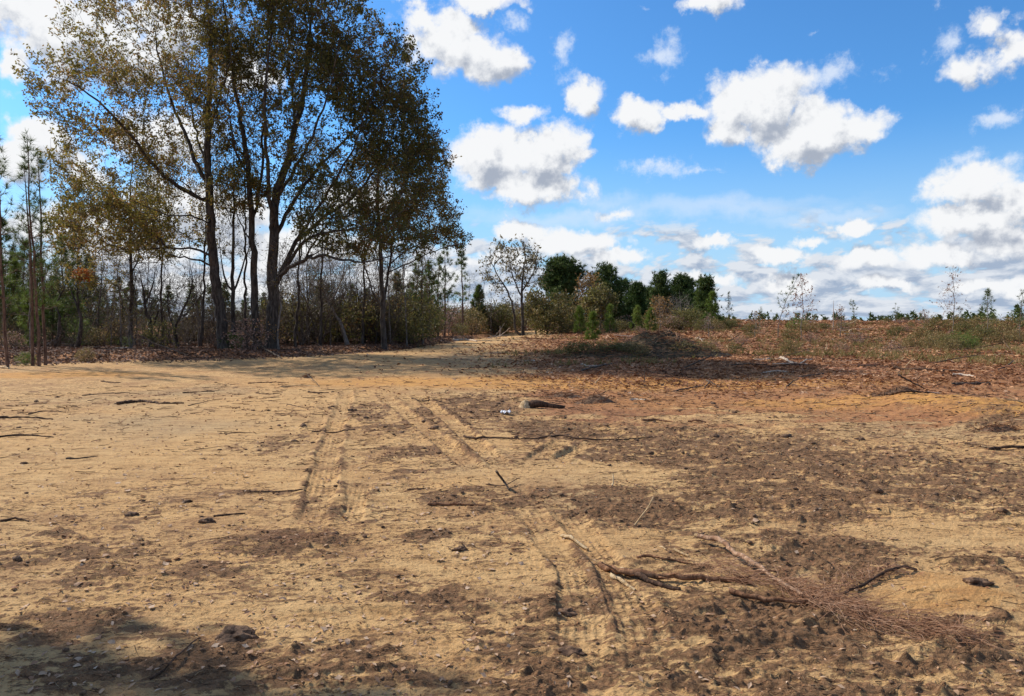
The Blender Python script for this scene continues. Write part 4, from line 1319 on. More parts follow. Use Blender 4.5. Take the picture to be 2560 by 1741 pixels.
for i in range(34):
    px = rs.uniform(690, 1070); d = rs.uniform(39.5, 56)
    top = np.interp(px, [690, 760, 860, 960, 1070], [3.8, 5.2, 5.4, 4.2, 2.6])
    h = top * rs.uniform(.4, 1.0)
    put_bare(px, d, h, size(h, 2.4, 3.8) + 'bare brown brush tangled behind ' + near(px), 'bare brush right of the thickest oak')
for i in range(34):
    px = rs.uniform(430, 700); d = rs.uniform(37, 48)
    h = rs.uniform(1.0, 2.8)
    put_bare(px, d, h, size(h, 1.6, 2.2) + 'bare brush among the trunks near ' + near(px), 'bare brush between the oak trunks')
for i in range(30):
    px = rs.uniform(-20, 430); d = rs.uniform(33, 50)
    h = rs.uniform(.8, 2.2)
    put_bare(px, d, h, size(h, 1.2, 1.7) + 'bare shrub on the leaf-strewn ground by ' + near(px), 'low bare shrubs at the left')
for i in range(10):
    px = rs.uniform(-10, 230); d = rs.uniform(48, 60)
    put_bare(px, d, rs.uniform(3, 5.5), 'tall dark bare thicket far behind ' + near(px), 'dark thicket at the far left')
for i in range(30):
    px = rs.uniform(700, 1080); d = rs.uniform(40, 58); k = rs.choice([0, 3, 1, 0])
    put_leafy(px, d, rs.uniform(1.4, 3.2), k, ['olive', 'rust-leaved', '', 'dense olive'][k] + ' shrub mixed into the bare brush behind ' + near(px),
              'leafy shrubs in the brush')
for i in range(46):
    px = rs.uniform(-20, 700); d = rs.uniform(33, 62); k = rs.choice([0, 1, 2, 1, 5, 4, 3])
    put_leafy(px, d, rs.uniform(.6, 1.7), k, ['low olive shrub', 'low rust-leaved shrub', 'low pinkish dry shrub', 'dense low olive shrub', 'low weedy shrub', 'low bright green pine seedling'][k] + ' on the ground behind ' + near(px),
              'low shrubs behind the roadside trees')
for px, d, h, k, lab in ((62, 25.8, .55, 5, 'bright green pine seedling at the foot of the leftmost spindly pine'), (210, 27.5, .6, 4, 'small green weed clump at the sand edge below the orange-leaved tree'),
                         (1190, 56, 1.6, 1, 'rusty brown bush beside the dirt road below the small cedar'), (1150, 58, 1.2, 0, 'olive bush by the road left of the rusty bush'),
                         (30, 34, 1.0, 2, 'dead pinkish brush at the left edge')):
    put_leafy(px, d, h, k, lab, None)
for i in range(46):
    px = rs.uniform(1060, 1420); d = rs.uniform(66, 84); k = rs.choice([0, 3, 2, 4])
    put_leafy(px, d, rs.uniform(1.4, 3.4) * (1.2 if px > 1330 else 1), k, ['olive', '', 'pinkish dry', 'dense olive', 'weedy'][k] + ' scrub bush along the far road near ' + near(px), 'scrub along the far road')
for i in range(44):
    px = rs.uniform(1370, 1860); d = rs.uniform(62, 84); k = rs.choice([0, 3, 3, 4, 2])
    put_leafy(px, d, rs.uniform(.7, 1.7), k, ['olive', '', 'pinkish dry', 'dense olive', 'weedy'][k] + ' scrub bush at the foot of ' + near(px), 'scrub at the foot of the grove', wide=1.3)
for px, d, h in ((1700, 68, 2.3), (1735, 70, 2.0)):
    put_leafy(px, d, h, 3, 'large rounded olive bush in front of ' + near(px), 'rounded bushes before the grove', wide=1.5)
SP = dict(crown=.95, width=.26, dens=1.0, needleL=.35, blades=16, bl=.030)
for px, py, top, d, lab in ((1450, 838, 772, 60, 'bright green young pine below the umbrella pine'), (1525, 832, 768, 61, 'bright green young pine in front of the broad dark pine'), (1590, 826, 772, 63, 'small bright pine before the cone-shaped cedar'),
                            (1480, 846, 790, 52, 'low bright pine seedling at the field edge below the umbrella pine'), (1625, 826, 776, 62, 'small bright pine right of the one before the cone-shaped cedar'), (1780, 824, 735, 66, 'light green young pine under the leaning green pine')):
    pine('young_pine', lab, 'bright young pines before the grove', px, py, top, d, rs, (None, PINEB), **SP)

# saplings left standing on the cleared field
for px, py, top, d, lab, mt, kw in (
        (1823, 818, 733, 74, 'wispy green sapling first to the right of the grove', PINE, dict(crown=.8, width=.20, dens=.7)),
        (1946, 842, 690, 52, 'tall wind-bent green sapling in the left pair on the field', PINE, dict(crown=.75, width=.16, dens=.65, lean=.10)),
        (2136, 812, 750, 80, 'tiny curled sapling alone on the skyline', PINE, dict(crown=.6, width=.16, dens=.6, lean=.1)),
        (2238, 812, 760, 84, 'small feathery sapling on the skyline left of the lone tall pink sapling', PINE, dict(crown=.85, width=.25, dens=.6)),
        (2468, 850, 728, 50, 'green-leaved sapling to the right of the tall pinkish one', PINE, dict(crown=.75, width=.20, dens=.8)),
        (2548, 838, 728, 52, 'wispy sapling at the right edge of the photograph', PINE, dict(crown=.8, width=.20, dens=.7)),
        (2400, 830, 770, 60, 'short dark sapling between the pinkish one and the green-leaved one', PINE, dict(crown=.7, width=.2, dens=.8)),
        (1900, 830, 770, 62, 'faint green sapling low on the field left of the tall pair', PINE, dict(crown=.9, width=.25, dens=.6))):
    pine('sapling', lab, 'saplings standing on the cleared field', px, py, top, d, rs, (GBARK, mt), cat='sapling', sparse=True, needleL=.22, blades=9, bl=.020, r0=.022, **kw)
for px, py, top, d, w, lab, lm, nl in ((2003, 850, 690, 50, 42, 'leafy pinkish sapling in the right of the tall pair on the field', PINKL, 2), (2382, 832, 668, 56, 42, 'tallest pinkish half-bare sapling standing alone on the field', PINKL, 1.2),
                                       (2100, 845, 770, 52, 18, 'thin dry sapling with few leaves on the field', PINKL, 1), (1888, 850, 780, 52, 16, 'dry twiggy sapling below the skyline', RUST, .6),
                                       (1650, 836, 752, 58, 26, 'yellow-leaved sapling in front of the peaked dark pine', RUST, 1.5), (1770, 850, 790, 52, 16, 'thin bare sapling at the field edge', PINKL, .4),
                                       (2310, 820, 775, 66, 20, 'wispy sapling left of the tallest pinkish one', PINKL, 1)):
    bt = base_pt(px, py, d); z = at(px, top, d); hh = z[2] - bt[2]; s = d / F
    g = [([bt, bt + np.array([.05, 0, hh * .5]), z], .030, .008)]
    u = rs.uniform(0, 1, 90)
    att = np.stack([bt[0] + (1 - u) ** .6 * w * s * rs.uniform(-1, 1, 90), bt[1] + (1 - u) ** .6 * w * s * rs.uniform(-1, 1, 90), bt[2] + hh * (.28 + .72 * u)], 1)
    tree('sapling', lab, 'saplings standing on the cleared field', g, att, lm, rs, cat='sapling', nleaf=nl, leaf=(.15, .08), nofrom=hh * .2, bf=.2, rtip=.006, thick=.02, twigk=1, twigL=.3, bark=GBARK)
o = mk('snag', chain([base_pt(2083, 830, 70), base_pt(2083, 830, 70) + np.array([0, 0, 1.5]), at(2084, 752, 70)], [.05, .035, .012], 6), PALE)
tag(o, 'thin bare broken pole standing on the skyline right of the tall pair of saplings', 'snag')

# green patches of resprouting weeds and shrubs on the field
for px, d, h in [(2350, 42, 1.0), (2400, 44, .9), (2450, 45, 1.1), (2500, 44, .9), (2370, 36, .7), (2420, 38, .8), (2545, 46, .9), (2300, 50, .9), (2480, 52, 1.2), (2340, 58, 1.3), (2400, 60, 1.4), (2520, 60, 1.5), (2440, 62, 1.4),
                 (1990, 60, 1.1), (2020, 56, 1.0), (1975, 50, .8)]:
    put_leafy(px, d, h, rs.choice([4, 5, 4, 3]), 'green resprouting shrub on the field below ' + near(px), 'green shrubs on the field', name='green_shrub', wide=1.5)
for i in range(60):
    px = rs.uniform(1480, 2560); d = rs.uniform(34, 100)
    k = rs.choice([1, 2, 0, 4, 2, 3])
    put_leafy(px, d, rs.uniform(.4, .9), k, ['low olive', 'low rust', 'low dry pinkish', 'low green', 'low weedy'][k] + ' tuft of brush on the field below ' + near(px), 'dry tufts on the field', name='brush_tuft', wide=1.4)

# woodland behind the brush on the left, far enough to read as a band but each tree its own
FARP = []
for i in range(5):
    h_ = 9.0
    tr_, br_, cr_ = pine_mesh(h_, rs, crown=.8, width=.17, dens=1.0, needleL=.5, blades=8, bl=.09, rwhorl=.6)
    FARP.append((mk('trunk', tr_, PBARK, mesh_only=True), mk('branches', br_, PBARK, mesh_only=True), mk('crown', cr_, PINE, mesh_only=True, smooth=False)))
for i in range(64):
    px = rs.uniform(-60, 1080); d = rs.uniform(75, 130)
    if 260 < px < 520 and rs.uniform() < .4: d += 30
    h_ = rs.uniform(2.6, 6.5); s = h_ / 9
    x = (px - 1280) / F * d
    t = empty('pine_tree', (x, d, S(x, d) - .1), 'small green pine in the far band of woodland behind ' + near(px), 'pine tree', 'pines in the band behind the roadside trees', rs.uniform(0, 6.28))
    t.scale = (s * 1.3, s * 1.3, s)
    k = rs.randint(5)
    for nm, me in zip(('trunk', 'branches', 'crown'), FARP[k]):
        o_ = put(nm, me, t)
        if nm != 'trunk': o_['kind'] = 'stuff'
for i in range(50):
    px = rs.uniform(-40, 1100); d = rs.uniform(55, 100)
    put_bare(px, d, rs.uniform(1.6, 4.2), 'bare shrub in the distant brush behind ' + near(px), 'bare shrubs in the far brush')


# far wood on the skyline
def treeline():
    rs = np.random.RandomState(5)
    n = 520
    az_ = rs.uniform(R(-52), R(52), n); d = rs.uniform(430, 600, n)
    x = np.sin(az_) * d; y = np.cos(az_) * d
    z = hm(x, y); H = 10.2 + 2.6 * perlin(az_ * 22, az_ * 0 + 3.3, 9) + 1.2 * rs.normal(size=n)
    H = np.where(az_ < 0, H + 2.0, H)
    C, D = [], []
    m_ = 48
    u = rs.uniform(.0, 1, (n, m_)); a = rs.uniform(0, 6.283, (n, m_))
    rad = 2.6 * np.sqrt(np.clip(1 - (1.5 * u - .5) ** 2, .05, 1)) * rs.uniform(.3, 1, (n, m_))
    C = np.stack([x[:, None] + rad * np.cos(a), y[:, None] + rad * np.sin(a), z[:, None] + u * H[:, None]], -1).reshape(-1, 3)
    D = nrm(rs.normal(size=C.shape) + np.array([0, 0, .5]))
    o = mk('treeline', [needles(C, D, 3, 2.0, .9, rs, .6)], PINED, smooth=False)
    tag(o, 'dark far-off wood along the skyline', 'woodland', None, 'stuff')


treeline()


# ------------------------------------------------------------------ litter
def litval(x, y):
    """0..1 how much slash lies there (matches the sheet)"""
    me = ground.data
    r_, az_, zz = GS
    if not hasattr(litval, 'A'):
        a = np.zeros(len(me.vertices), np.float32); me.attributes['litter'].data.foreach_get('value', a)
        b = np.zeros(len(me.vertices), np.float32); me.attributes['mud'].data.foreach_get('value', b)
        litval.A = a[:-1].reshape(len(r_), len(az_)); litval.B = b[:-1].reshape(len(r_), len(az_))
    rr = np.hypot(x, y); aa = np.arctan2(x, y)
    i = np.clip(np.searchsorted(r_, rr), 0, len(r_) - 1); j = np.clip(np.searchsorted(az_, aa), 0, len(az_) - 1)
    return litval.A[i, j], litval.B[i, j]


def scatter(n, d0, d1, az0=-37, az1=37, pw=1.0, rs=rs):
    """points with roughly even density in the view: pw=1 log-distributed in distance"""
    u = rs.uniform(0, 1, n)
    d = np.exp(np.log(d0) + u * (np.log(d1) - np.log(d0))) if pw == 1 else (d0 ** pw + u * (d1 ** pw - d0 ** pw)) ** (1 / pw)
    a = rs.uniform(R(az0), R(az1), n)
    return d * np.sin(a), d * np.cos(a)


def flat_cards(x, y, L, Wd, rs, lift=.01, tilt=.25):
    n = len(x)
    a = rs.uniform(0, 6.283, n)
    A = nrm(np.stack([np.cos(a), np.sin(a), rs.normal(size=n) * tilt], 1))
    B = nrm(np.stack([-np.sin(a), np.cos(a), rs.normal(size=n) * tilt], 1))
    z = surf(x, y) + lift
    C = np.stack([x, y, z], 1)
    L = L[:, None]; Wd = Wd[:, None]
    V = np.stack([C - A * L * .5, C - B * Wd * .5 + A * L * .08 + np.array([0, 0, 1]) * L * .06, C + A * L * .5, C + B * Wd * .5 - A * L * .05 + np.array([0, 0, 1]) * L * .1], 1).reshape(-1, 3)
    f = np.arange(4 * n).reshape(-1, 4)
    return V, f, np.repeat(rs.uniform(0, 1, n), 4)


def flat_sticks(x, y, L, r, rs, lift=.0, tilt=.06, main_dir=None, sides=3, dirsd=9):
    n = len(x)
    a = rs.uniform(0, 6.283, n) if main_dir is None else main_dir + rs.normal(size=n) * dirsd
    dv = np.stack([np.cos(a), np.sin(a)], 1)
    c = np.stack([x, y], 1)
    p = [c - dv * L[:, None] * .5, c + np.stack([-dv[:, 1], dv[:, 0]], 1) * (rs.normal(size=n) * L * .07)[:, None], c + dv * L[:, None] * .5]
    dz = rs.normal(size=n) * tilt * L
    Z = [surf(q[:, 0], q[:, 1]) + r * .7 + lift + np.abs(s * dz) * (np.sign(dz) == s) for q, s in zip(p, (-1, 0, 1))]
    Q = [np.column_stack([q, z]) for q, z in zip(p, Z)]
    rn = np.repeat(rs.uniform(0, 1, n), 2 * sides)
    v1 = tubes(Q[0], Q[1], r, r * .85, sides); v2 = tubes(Q[1], Q[2], r * .85, r * .5, sides)
    return [(v1[0], v1[1], rn), (v2[0], v2[1], rn)]


def pick(x, y, w):
    k = rs.uniform(size=len(x)) < w
    return x[k], y[k]


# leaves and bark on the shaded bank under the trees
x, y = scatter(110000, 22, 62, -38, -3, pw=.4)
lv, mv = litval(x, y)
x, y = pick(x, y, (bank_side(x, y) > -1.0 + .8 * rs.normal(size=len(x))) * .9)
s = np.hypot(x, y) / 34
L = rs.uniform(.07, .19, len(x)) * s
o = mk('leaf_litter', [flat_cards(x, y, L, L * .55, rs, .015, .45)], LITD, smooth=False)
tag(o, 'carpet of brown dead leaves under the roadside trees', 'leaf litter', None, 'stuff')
# slash on the field
x, y = scatter(120000, 14, 125, -12, 40, pw=.25)
lv, mv = litval(x, y)
x, y = pick(x, y, (lv * .8 + .03) * (bank_side(x, y) < 0) * sstep(13, 24, y))
s = (np.hypot(x, y) / 30) ** .8
L = rs.uniform(.08, .26, len(x)) * s
o = mk('bark_litter', [flat_cards(x, y, L, L * rs.uniform(.25, .6, len(x)), rs, .015, .35)], LITM, smooth=False)
tag(o, 'rust-brown bark, needles and broken wood covering the cleared field', 'slash', None, 'stuff')
x, y = scatter(19000, 14, 120, -12, 40, pw=.2)
lv, mv = litval(x, y)
x, y = pick(x, y, (lv * .75 + .02) * (bank_side(x, y) < 0) * sstep(13, 22, y))
s = (np.hypot(x, y) / 30) ** .7
L = rs.gamma(2.2, .16, len(x)) * s + .1
o = mk('twig_litter', flat_sticks(x, y, L, .006 * s * rs.uniform(.6, 1.5, len(x)), rs, .01, .12), LITM)
tag(o, 'small twigs strewn over the cleared field', 'twigs', None, 'stuff')
# green weeds in noisy patches
x, y = scatter(24000, 20, 120, -8, 40, pw=.3)
w_ = sstep(.02, .30, fbm(x / 7., y / 9., 3, 101)) + .9 * np.exp(-(((x - 24) / 9) ** 2 + ((y - 46) / 12) ** 2))
lv, mv = litval(x, y)
x, y = pick(x, y, np.clip(w_, 0, 1) * lv * .75 * (bank_side(x, y) < -1) * sstep(20, 34, y))
P_ = np.stack([x, y, surf(x, y)], 1)
sc_ = np.repeat((np.hypot(x, y) / 45) ** .7, 7)
V, f, rn = needles(P_, np.tile([0., 0., 1.], (len(x), 1)), 7, .30, .035, rs, .6)
o = mk('weeds', [(V, f, rn)], WEED, smooth=False)
tag(o, 'thin green weeds sprouting in patches on the cleared field', 'weeds', None, 'stuff')
# needle and twig bits on the near sand
x, y = scatter(25000, 2.7, 20, pw=.5)
lv, mv = litval(x, y)
cl = sstep(-.05, .35, fbm(x * .9, y * 1.4, 3, 111))
x, y = pick(x, y, .05 + .5 * mv + .30 * cl + .2 * (x > 0))
s = np.clip(np.hypot(x, y) / 7, .6, 2.4)
L = rs.gamma(1.6, .035, len(x)) * s + .02
k = rs.uniform(size=len(x)) < .68
o = mk('twig_litter', flat_sticks(x[k], y[k], L[k], .0016 * s[k] * rs.uniform(.6, 2.0, k.sum()), rs, .002, .05, R(8), 3, .55), DBARK)
tag(o, 'dark twigs and bark shreds dragged over the sand', 'twigs', None, 'stuff')
o = mk('bark_litter', flat_sticks(x[~k], y[~k], L[~k] * .8, .0015 * s[~k] * rs.uniform(.6, 2.0, (~k).sum()), rs, .002, .05, R(8), 3, .9), WOOD)
tag(o, 'pale splinters of wood scattered on the sand', 'splinters', None, 'stuff')
x, y = scatter(26000, 2.6, 18, pw=.6)
lv, mv = litval(x, y)
x, y = pick(x, y, .10 + .75 * mv)
s = np.clip(np.hypot(x, y) / 7, .5, 2.2)
L = rs.uniform(.012, .04, len(x)) * s
o = mk('bark_litter', [flat_cards(x, y, L, L * .5, rs, .003, .5)], LITM, smooth=False)
tag(o, 'crumbs of bark and leaf pressed into the dark soil', 'bark bits', None, 'stuff')

# soil clods
_ico = None
def clods(n, d0, d1, size):
    import bmesh
    bm = bmesh.new(); bmesh.ops.create_icosphere(bm, subdivisions=1, radius=1.0)
    v0 = np.array([v.co[:] for v in bm.verts]); f0 = np.array([[v.index for v in f.verts] for f in bm.faces]); bm.free()
    x, y = scatter(n, d0, d1, pw=.5)
    lv, mv = litval(x, y)
    x, y = pick(x, y, np.clip(mv * 1.1 - .1, .012, 1) + .05 * (x > 2) + .02)
    m_ = len(x); r = rs.gamma(2.0, size / 2, m_) * np.clip(np.hypot(x, y) / 7, .6, 1.8)
    V = v0[None] * r[:, None, None] * rs.uniform(.55, 1.25, (m_, len(v0), 1)) * np.array([1.35, 1.0, .62])
    a = rs.uniform(0, 6.28, m_); ca, sa = np.cos(a)[:, None], np.sin(a)[:, None]
    X = V[..., 0] * ca - V[..., 1] * sa; Y = V[..., 0] * sa + V[..., 1] * ca
    V = np.stack([X + x[:, None], Y + y[:, None], V[..., 2] + (surf(x, y) + r * .15)[:, None]], -1).reshape(-1, 3)
    f = (f0[None] + (np.arange(m_) * len(v0))[:, None, None]).reshape(-1, 3)
    return V, f


V, f = clods(7000, 2.6, 22, .009)
o = mk('soil_clods', [(V, f)], CLOD, smooth=True)
tag(o, 'small dark clods of soil kicked up over the sand', 'clods', None, 'stuff')

# thin bare saplings standing up through the brush, one prototype each, copied
THIN = []
for i in range(5):
    h_ = 6.0
    bend = rs.normal(size=2) * .35
    g = [(np.array([[0, 0, -.1], [bend[0] * .3, bend[1] * .3, 2.], [bend[0], bend[1], 4.2], [bend[0] * 1.2, bend[1] * 1.3, 6.]]), .045, .01)]
    u = rs.uniform(0, 1, 80)
    att = np.stack([bend[0] + rs.normal(size=80) * .75, bend[1] + rs.normal(size=80) * .75, 1.6 + 4.6 * u], 1)
    P, par, r, main, kids = grow(g, att, bf=.25, rs=rs, rtip=.006, nofrom=1.0, up=.8, root_flare=1.1)
    tw, a, b, c_, D = twigs(P, par, r, .014, 2, .35, rs)
    THIN.append((mk('trunk', [wood(P, par, r, main, .018, 9, 5)], BARK if i % 2 else GBARK, mesh_only=True),
                 mk('branches', [wood(P, par, r, main, 0, .018, 3)] + tw, BARK2, mesh_only=True),
                 mk('leaves', [cards(np.repeat(c_, 1, 0), .10, .05, rs)], OAKL, mesh_only=True, smooth=False)))


def thin_tree(px, d, h, label, group, leaves):
    while float(bank_side((px - 1280) / F * d, d)) < .9 and px < 1360: d += .7
    x = (px - 1280) / F * d; s = h / 6.
    t = empty('bare_sapling', (x, d, S(x, d)), label, 'tree', group, rs.uniform(0, 6.28))
    t.scale = (s ** .7, s ** .7, s)
    k = rs.randint(5)
    put('trunk', THIN[k][0], t); put('branches', THIN[k][1], t)['kind'] = 'stuff'
    if leaves: put('leaves', THIN[k][2], t)['kind'] = 'stuff'
    return t


for i in range(34):
    px = rs.uniform(700, 1090); d = rs.uniform(39, 52)
    h = rs.uniform(3.5, 7.5); lf = rs.uniform() < .4
    thin_tree(px, d, h, size(h, 4.8, 6.2) + ('thin sapling with a few leaves' if lf else 'thin bare sapling') + ' in the brush by ' + near(px), 'thin saplings right of the thickest oak', lf)
for i in range(30):
    px = rs.uniform(380, 700); d = rs.uniform(36, 48)
    h = rs.uniform(2.0, 5.0); lf = rs.uniform() < .3
    thin_tree(px, d, h, size(h, 3.0, 4.0) + ('thin sapling with a few leaves' if lf else 'thin bare sapling') + ' among the trunks by ' + near(px), 'thin saplings between the oak trunks', lf)
for i in range(26):
    px = rs.uniform(-20, 380); d = rs.uniform(34, 50)
    h = rs.uniform(2.5, 6.5); lf = rs.uniform() < .5
    thin_tree(px, d, h, size(h, 3.8, 5.2) + ('thin sapling with a few leaves' if lf else 'thin bare sapling') + ' standing by ' + near(px), 'thin saplings at the left', lf)
for i in range(12):
    px = rs.uniform(1090, 1360); d = rs.uniform(62, 80)
    thin_tree(px, d, rs.uniform(3.5, 6.0), 'thin grey sapling at the far road by ' + near(px), 'thin saplings by the far road', rs.uniform() < .5)

# ------------------------------------------------------------------ the dirt mound on the field
rs = np.random.RandomState(33)


def mound(name, label, cat, px, d, wx, wy, h, seed, m, peak=.15, embed=.06):
    cx = (px - 1280) / F * d
    n = 46
    u = np.linspace(-1, 1, n)
    U, V_ = np.meshgrid(u, u, indexing='ij')
    X = cx + U * wx; Y = d + V_ * wy
    q = np.hypot(U, V_)
    f_ = np.clip(1 - q, 0, 1) ** .9 * (1 + .0 * U)
    k = np.hypot((U - peak) / .42, V_ / .6)
    Z = h * (.55 * f_ + .50 * np.exp(-k * k)) * (q < 1)
    Z = Z * (1 + .35 * fbm(X * 1.1, Y * 1.1, 4, seed)) + .10 * h * fbm(X * 3.5, Y * 3.5, 3, seed + 5) * (q < 1) * np.clip(1 - q, 0, .3) * 3.3
    Z = Z + surf(X.ravel(), Y.ravel()).reshape(X.shape) - embed * (1 + 3 * sstep(.85, 1.1, q))
    Vv = np.stack([X, Y, Z], -1).reshape(-1, 3)
    i = np.arange(n - 1)[:, None] * n + np.arange(n - 1)[None]
    F_ = np.stack([i, i + n, i + n + 1, i + 1], -1).reshape(-1, 4)
    root = empty(name, (cx, d, S(cx, d)), label, cat)
    mk('soil', [(Vv, F_)], m, root, origin=np.array([cx, d, S(cx, d)]))
    # slash on it
    nt = int(min(900, 60 + 90 * wx * wy))
    x = cx + rs.normal(size=nt) * wx * .42; y = d + rs.normal(size=nt) * wy * .42
    ui = np.clip(((x - cx) / wx + 1) / 2 * (n - 1), 0, n - 1).astype(int); vi = np.clip(((y - d) / wy + 1) / 2 * (n - 1), 0, n - 1).astype(int)
    z = Z[ui, vi]
    C = np.stack([x, y, z + .01], 1)
    A = nrm(rs.normal(size=(nt, 3)) * np.array([1, 1, .22]))
    L = rs.uniform(.1, .7, nt)[:, None] * min(1, .25 + wx * .3)
    t_ = tubes(C - A * L * .5, C + A * L * .5 + np.array([0, 0, .03]), np.full(nt, .004 + .003 * wx), np.full(nt, .003 + .001 * wx), 3)
    o = mk('twigs', [t_ + (np.repeat(rs.uniform(0, 1, nt), 6),)], LITM, root, origin=np.array([cx, d, S(cx, d)])); o['kind'] = 'stuff'
    return root


mound('dirt_mound', 'dark mound of soil and slash lying in the tree shade on the field', 'mound', 1630, 33.5, 4.0, 2.4, 1.2, 3, MOUNDM)
mound('dirt_heap', 'low dark heap of roots and soil left of the mound', 'heap', 1490, 31.5, 2.4, 1.2, .45, 8, MOUNDM)
for px_, d_ in ((1440, 31.8), (1480, 31.5), (1520, 31.8), (1555, 32), (1590, 31.9), (1700, 32.2), (1760, 33)):
    put_leafy(px_, d_, .75, rs.choice([3, 4, 0]), 'dark green cut bough heaped beside the mound, in line with ' + near(px_), 'cut boughs beside the mound', name='green_bough', wide=1.7)
mound('root_clump', 'dark clump of roots and soil in the middle of the litter, right of the stump', 'root clump', 1482, 14.2, .62, .30, .22, 12, CLOD)
mound('root_clump', 'dark tangle of roots on the yellow sand near the right edge', 'root clump', 2240, 14.8, .9, .35, .20, 15, CLOD)
mound('root_clump', 'small dark clump with a twig standing on the pale sand by the road', 'root clump', 765, 20.5, .32, .2, .12, 19, CLOD)
mound('root_clump', 'brushy clump of dark soil at the right edge above the bare branch', 'root clump', 2490, 10.3, .55, .22, .13, 27, CLOD)
mound('root_clump', 'low dark clod pile on the orange strip between the stump and the upright twig', 'root clump', 1400, 15.3, .8, .4, .14, 29, CLOD)

# ------------------------------------------------------------------ branches, sticks and logs seen one by one
MM = dict(tan=TAN, pale=PALE, dark=DBARK, red=RBARK, wood=WOOD, bark=BARK2, peel=RED)


def stick(name, label, cat, pts, r, m, group=None, lump=.10, n=7, ends=None, side=0, step=None, dist=None):
    """pts: (px, py, lift) in photograph pixels; lies on the ground unless lifted; r: (start, end) in metres"""
    L = []
    dg = [hit(p[0], p[1])[1] for p in pts if len(p) < 3 or p[2] <= .10]
    dg = dg[0] if dg else hit(*min(pts, key=lambda q: q[2])[:2])[1]
    if dist: dg = dist
    for p in pts:
        l = p[2] if len(p) > 2 else 0.0
        if l > .10:
            h_ = at(p[0], p[1], dg + (l * .1)); l = max(.03, h_[2] - S(h_[0], h_[1]))
        else: h_ = hit(p[0], p[1], l)
        L.append([h_[0], h_[1], l])
    L = smoothline(L, step or max(.05, np.linalg.norm(np.array(L[-1]) - np.array(L[0])) / 26))
    z = surf(L[:, 0], L[:, 1])
    zs = np.convolve(np.pad(z, 2, 'edge'), np.ones(5) / 5, 'valid')
    z = np.maximum(z, zs)
    t = np.linspace(0, 1, len(L)); rad = r[0] + (r[1] - r[0]) * t
    rad = rad * (1 + .10 * np.sin(t * 19 + r[0] * 900))
    P_ = np.stack([L[:, 0], L[:, 1], z + rad * .55 + L[:, 2]], 1)
    P_[1:-1] += rs.normal(size=(len(P_) - 2, 3)) * rad[1:-1, None] * .28
    base = P_[0].copy()
    sd = int(r[0] * 1e5) % 97
    if not ends and not side:
        o = mk(name, chain(P_, rad, n, True, lump, sd), MM[m])
        # keep the origin at its end
        o.location = tuple(base)
        co = np.zeros(len(o.data.vertices) * 3, np.float32); o.data.vertices.foreach_get('co', co)
        co = (co.reshape(-1, 3) - base).astype(np.float32); o.data.vertices.foreach_set('co', co.ravel()); o.data.update()
        return tag(o, label, cat, group)
    t_ = empty(name, base, label, cat, group)
    mk('stem', chain(P_, rad, n, True, lump, sd), MM[m], t_, origin=base)
    if ends:
        d = nrm(P_[0] - P_[1])
        mk('cut_end', chain([P_[0] + d * .002, P_[0] + d * rad[0] * 1.5], [rad[0] * .96, rad[0] * .80], n), MM[ends], t_, origin=base)
    for k in range(side):
        i = rs.randint(2, len(P_) - 2)
        d = nrm(P_[i + 1] - P_[i] + rs.normal(size=3) * np.array([1, 1, .4]) * .04)
        q = nrm(np.cross(d, [0, 0, 1])) * (1 if rs.uniform() < .5 else -1)
        l = rs.uniform(4, 11) * rad[i]
        a = P_[i]; b = a + (d * .6 + q * .7 + np.array([0, 0, .25])) * l * .5; c_ = b + (d * .8 + q * .4 + np.array([0, 0, .05])) * l * .6
        mk('side_twig', chain([a, b, c_], [rad[i] * .45, rad[i] * .35, rad[i] * .12], 5), MM[m], t_, origin=base)
    return t_


# the broken pine branch in the right foreground
BR = 'broken pine branches in the right foreground'
stick('branch', 'long pale curved branch with a white cut tip rising left of the needle heap', 'branch', [(1745, 1347, .04), (1782, 1355, .05), (1817, 1368, .06), (1864, 1401, .06), (1913, 1434, .05), (1974, 1473, .03), (2030, 1502, .02)], (.019, .010), 'tan', BR, ends='wood', side=5)
stick('branch', 'thickest dark brown branch with a split pointed left end', 'branch', [(1500, 1413), (1540, 1427, .02), (1577, 1431, .03), (1665, 1442, .02), (1776, 1453, .01), (1880, 1470)], (.022, .016), 'red', BR, side=4)
stick('branch', 'short thick branch stub lying just under the split branch', 'branch', [(1560, 1428, .01), (1600, 1445, .01), (1638, 1459), (1700, 1474)], (.020, .013), 'dark', BR, ends='wood')
stick('branch', 'straight dark branch lying under the needle heap', 'branch', [(1825, 1484, .01), (1870, 1490, .02), (1913, 1497, .02), (1965, 1505, .02), (2012, 1508, .02), (2060, 1498, .02)], (.016, .010), 'red', BR, side=3)
stick('branch', 'thin dark curved twig hooked under the long pale branch', 'branch', [(1840, 1451), (1870, 1447), (1897, 1437, .01), (1913, 1428, .02), (1945, 1435, .02)], (.007, .005), 'dark', BR)
stick('branch', 'dark branch reaching right out of the needle heap', 'branch', [(2035, 1511), (2095, 1495, .01), (2160, 1468, .02), (2216, 1443, .03), (2260, 1432, .03), (2290, 1436)], (.007, .010), 'dark', BR, side=2)
stick('branch', 'thin red branch lying above the split branch', 'branch', [(1592, 1400), (1625, 1396, .01), (1655, 1404, .01), (1688, 1409), (1730, 1416), (1775, 1423)], (.011, .004), 'red', BR, side=2)
stick('wood_chip', 'pale split wood chip under the short branch stub', 'wood chip', [(1528, 1440), (1556, 1452, .01), (1588, 1472)], (.018, .010), 'wood', None, .3, 5)
stick('wood_chip', 'flat pale wood chip left of the long pale branch', 'wood chip', [(1405, 1346), (1435, 1358, .01), (1470, 1374)], (.016, .012), 'wood', None, .3, 5)
